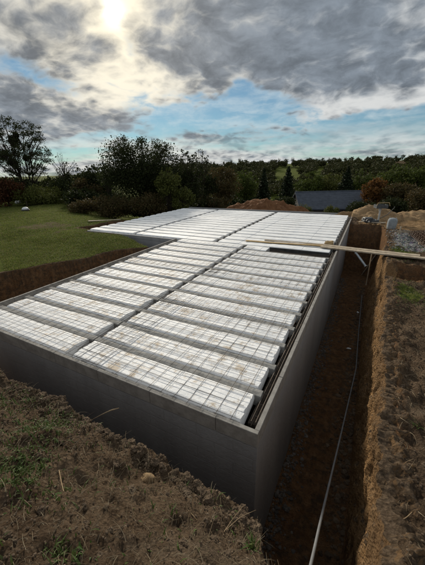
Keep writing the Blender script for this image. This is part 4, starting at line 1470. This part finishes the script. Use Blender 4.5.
def crown_and_trunk(style, h, w, mat, n_, ls, seed):
    P_, cl = crown_points(style, h, w, n_, seed)
    size = ls * (.55 + .8 * rng.random(len(P_)))
    v_, f_ = leaf_arrays(P_, size)
    crown_me = mesh('crown', v_, f_, mat)
    mb = MB()
    th_ = h * (.97 if style == 'conifer' else .72)
    tr_ = max(.05, h * .018)
    t_ = np.linspace(0, 1, 8)
    bend_ = np.stack([.03 * h * np.sin(t_ * 2.3 + seed), .03 * h * np.sin(t_ * 1.7 + seed * 2), -.25 + t_ * (th_ + .25)], 1)
    mb.tube(bend_, tr_ * (1.25 - 1.05 * t_), 7)
    for c, r in cl:
        k = rng.integers(1, 6)
        a = bend_[k]
        if c[2] < a[2]:
            a = bend_[1]
        mid = a * .45 + c * .55 + np.array([0, 0, .06 * h * rng.random()])
        mb.tube([a, mid, c], [tr_ * .42, tr_ * .26, tr_ * .08], 5, False)
    trunk_me = mesh('trunk', np.concatenate(mb.v), mb.f, m_bark)
    return crown_me, trunk_me


def plant(name, label, cat, px, D, py_top, wpx, style, mat, n_=5000, ls=.2, group=None, sink=.1):
    tree_no[0] += 1
    x, y = at_d(px, D, py_top * .6 + 200 * .4)
    z = float(ztop(x, y))
    h = z_of(px, py_top, D) - z
    w = wpx / F * D
    cm_, tm_ = crown_and_trunk(style, h, w, mat, n_, ls, tree_no[0])
    root = obj(name, None, None, (x, y, z - sink + .05)); root.empty_display_size = .3
    obj('crown', cm_, root); obj('trunk', tm_, root)
    tag(root, label, cat, group)
    return root, cm_, tm_


# --- the airy tree with mistletoe at the left
def airy_tree(px, D, py_top, wpx):
    x, y = at_d(px, D, 145); z = float(ztop(x, y)); h = z_of(px, py_top, D) - z; w = wpx / F * D
    root = obj('mistletoe_tree', None, None, (x, y, z)); tag(root, 'tall airy tree with mistletoe balls standing against the sky at left', 'tree')
    mb = MB(); tips = []
    stems = []
    for k in range(4):
        a = k * 1.57 + .5
        t_ = np.linspace(0, 1, 9)
        s_ = np.stack([math.cos(a) * (.15 + .26 * w * t_ ** 1.4), math.sin(a) * (.15 + .26 * w * t_ ** 1.4), -.3 + t_ * h * .88], 1)
        s_[:, :2] += .15 * np.sin(t_ * 5 + k)[:, None]
        mb.tube(s_, h * .010 * (1.15 - 1.0 * t_), 6, False); stems.append(s_)
    C_ = []
    for i in range(240):
        d = in_ball(1, .40)[0]
        c = np.array([d[0] * w * .52, d[1] * w * .52, h * (.62 + .37 * d[2])])
        C_.append(c)
        s_ = stems[int(np.argmin([np.hypot(*(q_[6, :2] - c[:2])) for q_ in stems]))]
        k = int(np.argmin(np.abs(s_[:, 2] - (c[2] - .18 * h - .35 * np.hypot(*(s_[5, :2] - c[:2]))))))
        mid = s_[k] * .5 + c * .5 + np.array([rng.normal(0, .15), rng.normal(0, .15), -.12 + .25 * rng.random()])
        mb.tube([s_[k], mid, c], [.030, .020, .009], 4, False)
    obj('trunk', mesh('trunk', np.concatenate(mb.v), mb.f, m_bark), root)
    C_ = np.array(C_); n_ = 12500
    k = rng.integers(0, len(C_), n_)
    Pl_ = C_[k] + in_ball(n_, .6) * np.array([.50, .50, .30])
    v_, f_ = leaf_arrays(Pl_, .09 + .11 * rng.random(len(Pl_)))
    obj('crown', mesh('crown', v_, f_, L_dark), root)
    for (qx, qy, rr) in ((14.5, 141, 4.2), (3.5, 156, 3.0), (12.5, 162, 3.4), (26, 158, 2.2), (16, 135, 2.0)):
        D2 = D + rng.uniform(-1, 1)
        xx_, yy_ = at_d(qx, D2, qy); zz_ = z_of(qx, qy, D2)
        Pm = in_ball(1300, .45) * rr / F * D
        v_, f_ = leaf_arrays(Pm, .10 + .12 * rng.random(len(Pm)))
        obj('mistletoe', mesh('mistletoe', v_, f_, L_mist), root, (xx_ - x, yy_ - y, zz_ - z))


airy_tree(18, 43, 114, 47)

plant('red_bush', 'reddish brown bush at the left edge of the lawn', 'bush', 3, 37, 178, 30, 'bush', L_red, 5000, .20)
plant('round_bush', 'wide rounded green bush at the back of the lawn', 'bush', 38, 37, 186, 42, 'bush', L_olive, 7000, .17)
plant('dark_bush', 'dark bush between the red bush and the mistletoe trunk', 'bush', 22, 42, 178, 30, 'bush', L_dark, 4500, .22)
plant('dark_bush', 'dark bush behind the right end of the rounded bush', 'bush', 55, 42, 175, 38, 'bush', L_dark, 5500, .22)
plant('wispy_tree', 'small bare wispy tree showing above the dark bushes', 'tree', 65, 43, 154, 24, 'wispy', L_dark, 420, .17)
plant('brown_bush', 'brownish bush in the middle of the lawn hedge', 'bush', 86, 35, 180, 34, 'bush', L_brown, 6000, .19)
plant('dark_tree', 'dark low tree behind the brownish bush', 'tree', 92, 38, 166, 44, 'round', L_dark, 6500, .24)
plant('dark_tree', 'dark hedge tree below the small wispy tree', 'tree', 70, 41, 174, 34, 'round', L_dark, 5000, .24)
plant('wispy_tree', 'light wispy tree at the left flank of the big dark tree', 'tree', 107, 33, 154, 20, 'wispy', L_green, 700, .16)
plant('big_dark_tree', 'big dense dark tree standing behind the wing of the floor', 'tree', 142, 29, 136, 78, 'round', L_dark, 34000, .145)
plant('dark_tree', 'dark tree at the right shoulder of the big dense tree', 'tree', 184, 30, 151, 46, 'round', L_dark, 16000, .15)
plant('green_tree', 'slim yellowish green tree in front of the big dark tree', 'tree', 168, 25, 168, 30, 'tall', L_olive, 4200, .15)
plant('green_bush', 'yellowish green bush beside the far corner of the wing', 'bush', 183, 24.5, 186, 24, 'bush', L_olive, 3600, .14)
plant('brown_bush', 'brown bramble bush at the foot of the big dark tree', 'bush', 148, 25, 192, 44, 'bush', L_brown, 6000, .14)
plant('brown_bush', 'low brown bramble bush left of the wing corner', 'bush', 112, 26, 196, 40, 'bush', L_brown, 5000, .14)
plant('dark_bush', 'low dark bramble bush along the lawn behind the wing tip', 'bush', 82, 27, 199, 34, 'bush', L_brown, 3600, .14)
plant('spindly_tree', 'spindly tree with thin sprigs right of the big dark tree', 'tree', 201, 36, 150, 26, 'wispy', L_dark, 900, .18)
plant('autumn_tree', 'brown autumn tree behind the far left corner of the floor', 'tree', 222, 40, 168, 42, 'tall', L_brown, 7000, .22)
plant('dark_tree', 'dark tree between the spindly tree and the autumn tree', 'tree', 203, 38, 170, 30, 'tall', L_dark, 5000, .24)
plant('green_bush', 'low green bush left of the reddish earth heap', 'bush', 214, 33, 196, 40, 'bush', L_brown, 5000, .18)
plant('green_tree', 'dark green tree above the reddish earth heap', 'tree', 243, 52, 170, 34, 'tall', L_green, 5500, .28)
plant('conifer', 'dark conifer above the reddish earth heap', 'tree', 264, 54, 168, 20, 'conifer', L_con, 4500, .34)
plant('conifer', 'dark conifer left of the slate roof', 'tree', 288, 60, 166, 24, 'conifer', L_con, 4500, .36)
plant('dark_bush', 'dark bush at the left end of the slate roof', 'bush', 284, 41, 196, 24, 'bush', L_dark, 3600, .22)
plant('green_tree', 'green tree just behind the left half of the slate roof', 'tree', 309, 66, 172, 30, 'tall', L_green, 5000, .32)
plant('green_tree', 'olive green tree just behind the middle of the slate roof', 'tree', 328, 68, 174, 30, 'tall', L_olive, 5000, .32)
plant('conifer', 'broad dark conifer behind the right half of the slate roof', 'tree', 347, 62, 166, 26, 'conifer', L_con, 5500, .36)
plant('green_tree', 'green tree between the broad conifer and the orange tree', 'tree', 360, 66, 170, 26, 'tall', L_green, 5000, .32)
plant('orange_tree', 'rusty orange autumn tree at the right end of the slate roof', 'tree', 376, 44, 179, 25, 'tall', L_orange, 7000, .22)
plant('green_tree', 'large rounded green tree above the sandy heap', 'tree', 396, 62, 166, 38, 'round', L_green, 8000, .32)
plant('green_tree', 'large rounded green tree cut by the right photo edge', 'tree', 424, 60, 167, 36, 'round', L_green, 8000, .32)
plant('dark_tree', 'dark brown-green tree right of the orange tree', 'tree', 402, 42, 184, 36, 'tall', L_brown, 7000, .24)
plant('dark_bush', 'dark bush behind the right earth heap', 'bush', 424, 38, 186, 36, 'bush', L_brown, 5500, .22)
plant('dark_bush', 'low dark bush at the foot of the orange tree', 'bush', 362, 38, 203, 30, 'bush', L_dark, 4500, .18)
plant('dark_bush', 'low dark bush behind the sandy heap', 'bush', 392, 35, 197, 30, 'bush', L_dark, 4500, .18)
plant('green_bush', 'low bush before the middle of the slate roof', 'bush', 333, 36, 205.5, 16, 'bush', L_olive, 1800, .12)
plant('green_bush', 'low leafy bush before the left end of the slate roof', 'bush', 305, 37, 203, 14, 'bush', L_olive, 1500, .12)

# --- woods that read as one mass: many small crowns in one object
vs_ = [crown_points('ball', 6.0, 6.4, 400, i)[0] for i in range(6)]


def wood(n_, px0, px1, D0, D1, s0, s1, ls, skip=None):
    hv = []; hf = []; nn = 0
    px = rng.uniform(px0, px1, n_); D = np.sqrt(rng.uniform(D0 ** 2, D1 ** 2, n_))
    for a_, D_ in zip(px, D):
        if skip and skip(a_, D_):
            continue
        x, y = at_d(a_, D_); z = float(ztop(x, y))
        s_ = rng.uniform(s0, s1)
        Pq = vs_[rng.integers(0, 6)] * s_ * np.array([1, 1, .95]) + np.array([x, y, z - 1.3 * s_])
        v_, f_ = leaf_arrays(Pq, ls * (.6 + .8 * rng.random(len(Pq))))
        hv.append(v_); hf.append(f_ + nn); nn += len(v_)
    return np.concatenate(hv), np.concatenate(hf)


m_wood_far = leafmat('far_wood_leaf', (.024, .033, .010), (.052, .064, .018), (.078, .072, .024), (.034, .038, .015), tr=.1)
glade = lambda a_, D_: (274 < a_ < 298 and 120 < D_ < 185) or (312 < a_ < 322 and 130 < D_ < 180) or (386 < a_ < 398 and 150 < D_ < 200)
v_, f_ = wood(950, 150, 450, 80, 204, .55, 1.0, .56, glade)
tag(obj('hillside_wood', mesh('hillside_wood', v_, f_, m_wood_far)), 'dark wood covering the distant hillside', 'wood', kind='stuff')
v_, f_ = wood(260, -25, 255, 46, 64, .42, .70, .42)
v2, f2 = wood(60, 70, 215, 31.5, 37, .36, .5, .26)
f_ = np.concatenate([f_, f2 + len(v_)]); v_ = np.concatenate([v_, v2])
tag(obj('background_thicket', mesh('background_thicket', v_, f_, L_dark)), 'dark thicket filling the gaps behind the lawn hedge', 'thicket', kind='stuff')

# --- single trees along the crest: three kinds, copied
protos = []
for i, (st_, w_, n_) in enumerate((('ball', 7.5, 700), ('ball', 5.5, 520), ('wispy', 6.0, 260), ('conifer', 3.4, 500), ('tall', 5.0, 600))):
    protos.append(crown_and_trunk(st_, 8.0, w_, L_dark, n_, .65, 50 + i))
crest = [(182, 158, 0), (191, 161, 1), (214, 161, 1), (231, 159, 2), (240, 157.5, 2), (246, 159, 0), (254, 159.5, 1), (262, 162, 4), (271, 160, 1), (279, 158, 2),
         (286, 159.5, 0), (293, 157, 2), (301, 161, 3), (308, 158.5, 0), (316, 160, 1), (323, 157.5, 0), (329, 158.5, 2), (334, 158.5, 0), (345, 161, 1), (352, 159.5, 0),
         (358, 160, 1), (367, 160.5, 4), (379, 157, 1), (387, 156.5, 2), (396, 158.5, 1), (403, 157.5, 0), (409, 159.5, 1), (416, 158, 0), (423, 158, 1), (172, 163, 1), (204, 162, 0), (224, 161.5, 1), (339, 161, 3), (373, 161, 0)]
CREST = ['broad dark', 'small rounded', 'thin half-bare', 'tiny pointed', 'narrow dark']
LAND = [(200, 'the big dark tree'), (236, 'the brown autumn tree'), (292, 'the reddish earth heap'), (364, 'the slate roof'), (386, 'the orange tree'), (999, 'the sandy heaps')]
seen = {}
for px, py, k in sorted(crest):
    land = next(t for lim, t in LAND if px < lim)
    seen[land] = seen.get(land, 0) + 1
    D = 226 + rng.uniform(-8, 8)
    x, y = at_d(px, D, py); z = float(ztop(x, y))
    h = z_of(px, py, D) - z
    s_ = max(.45, h / 8.0)
    root = obj('crest_tree', None, None, (x, y, z - .3), (0, 0, rng.uniform(0, 6.28)))
    root.scale = (s_ * rng.uniform(.85, 1.15), s_ * rng.uniform(.85, 1.15), s_ * 1.04)
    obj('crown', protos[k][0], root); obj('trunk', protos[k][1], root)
    tag(root, '%s tree on the distant crest, %s from left above %s' % (CREST[k], ORD[seen[land] - 1], land), 'tree', 'trees along the hill crest')
print('faces', sum(len(o.data.polygons) for o in bpy.data.objects if o.type == 'MESH'))
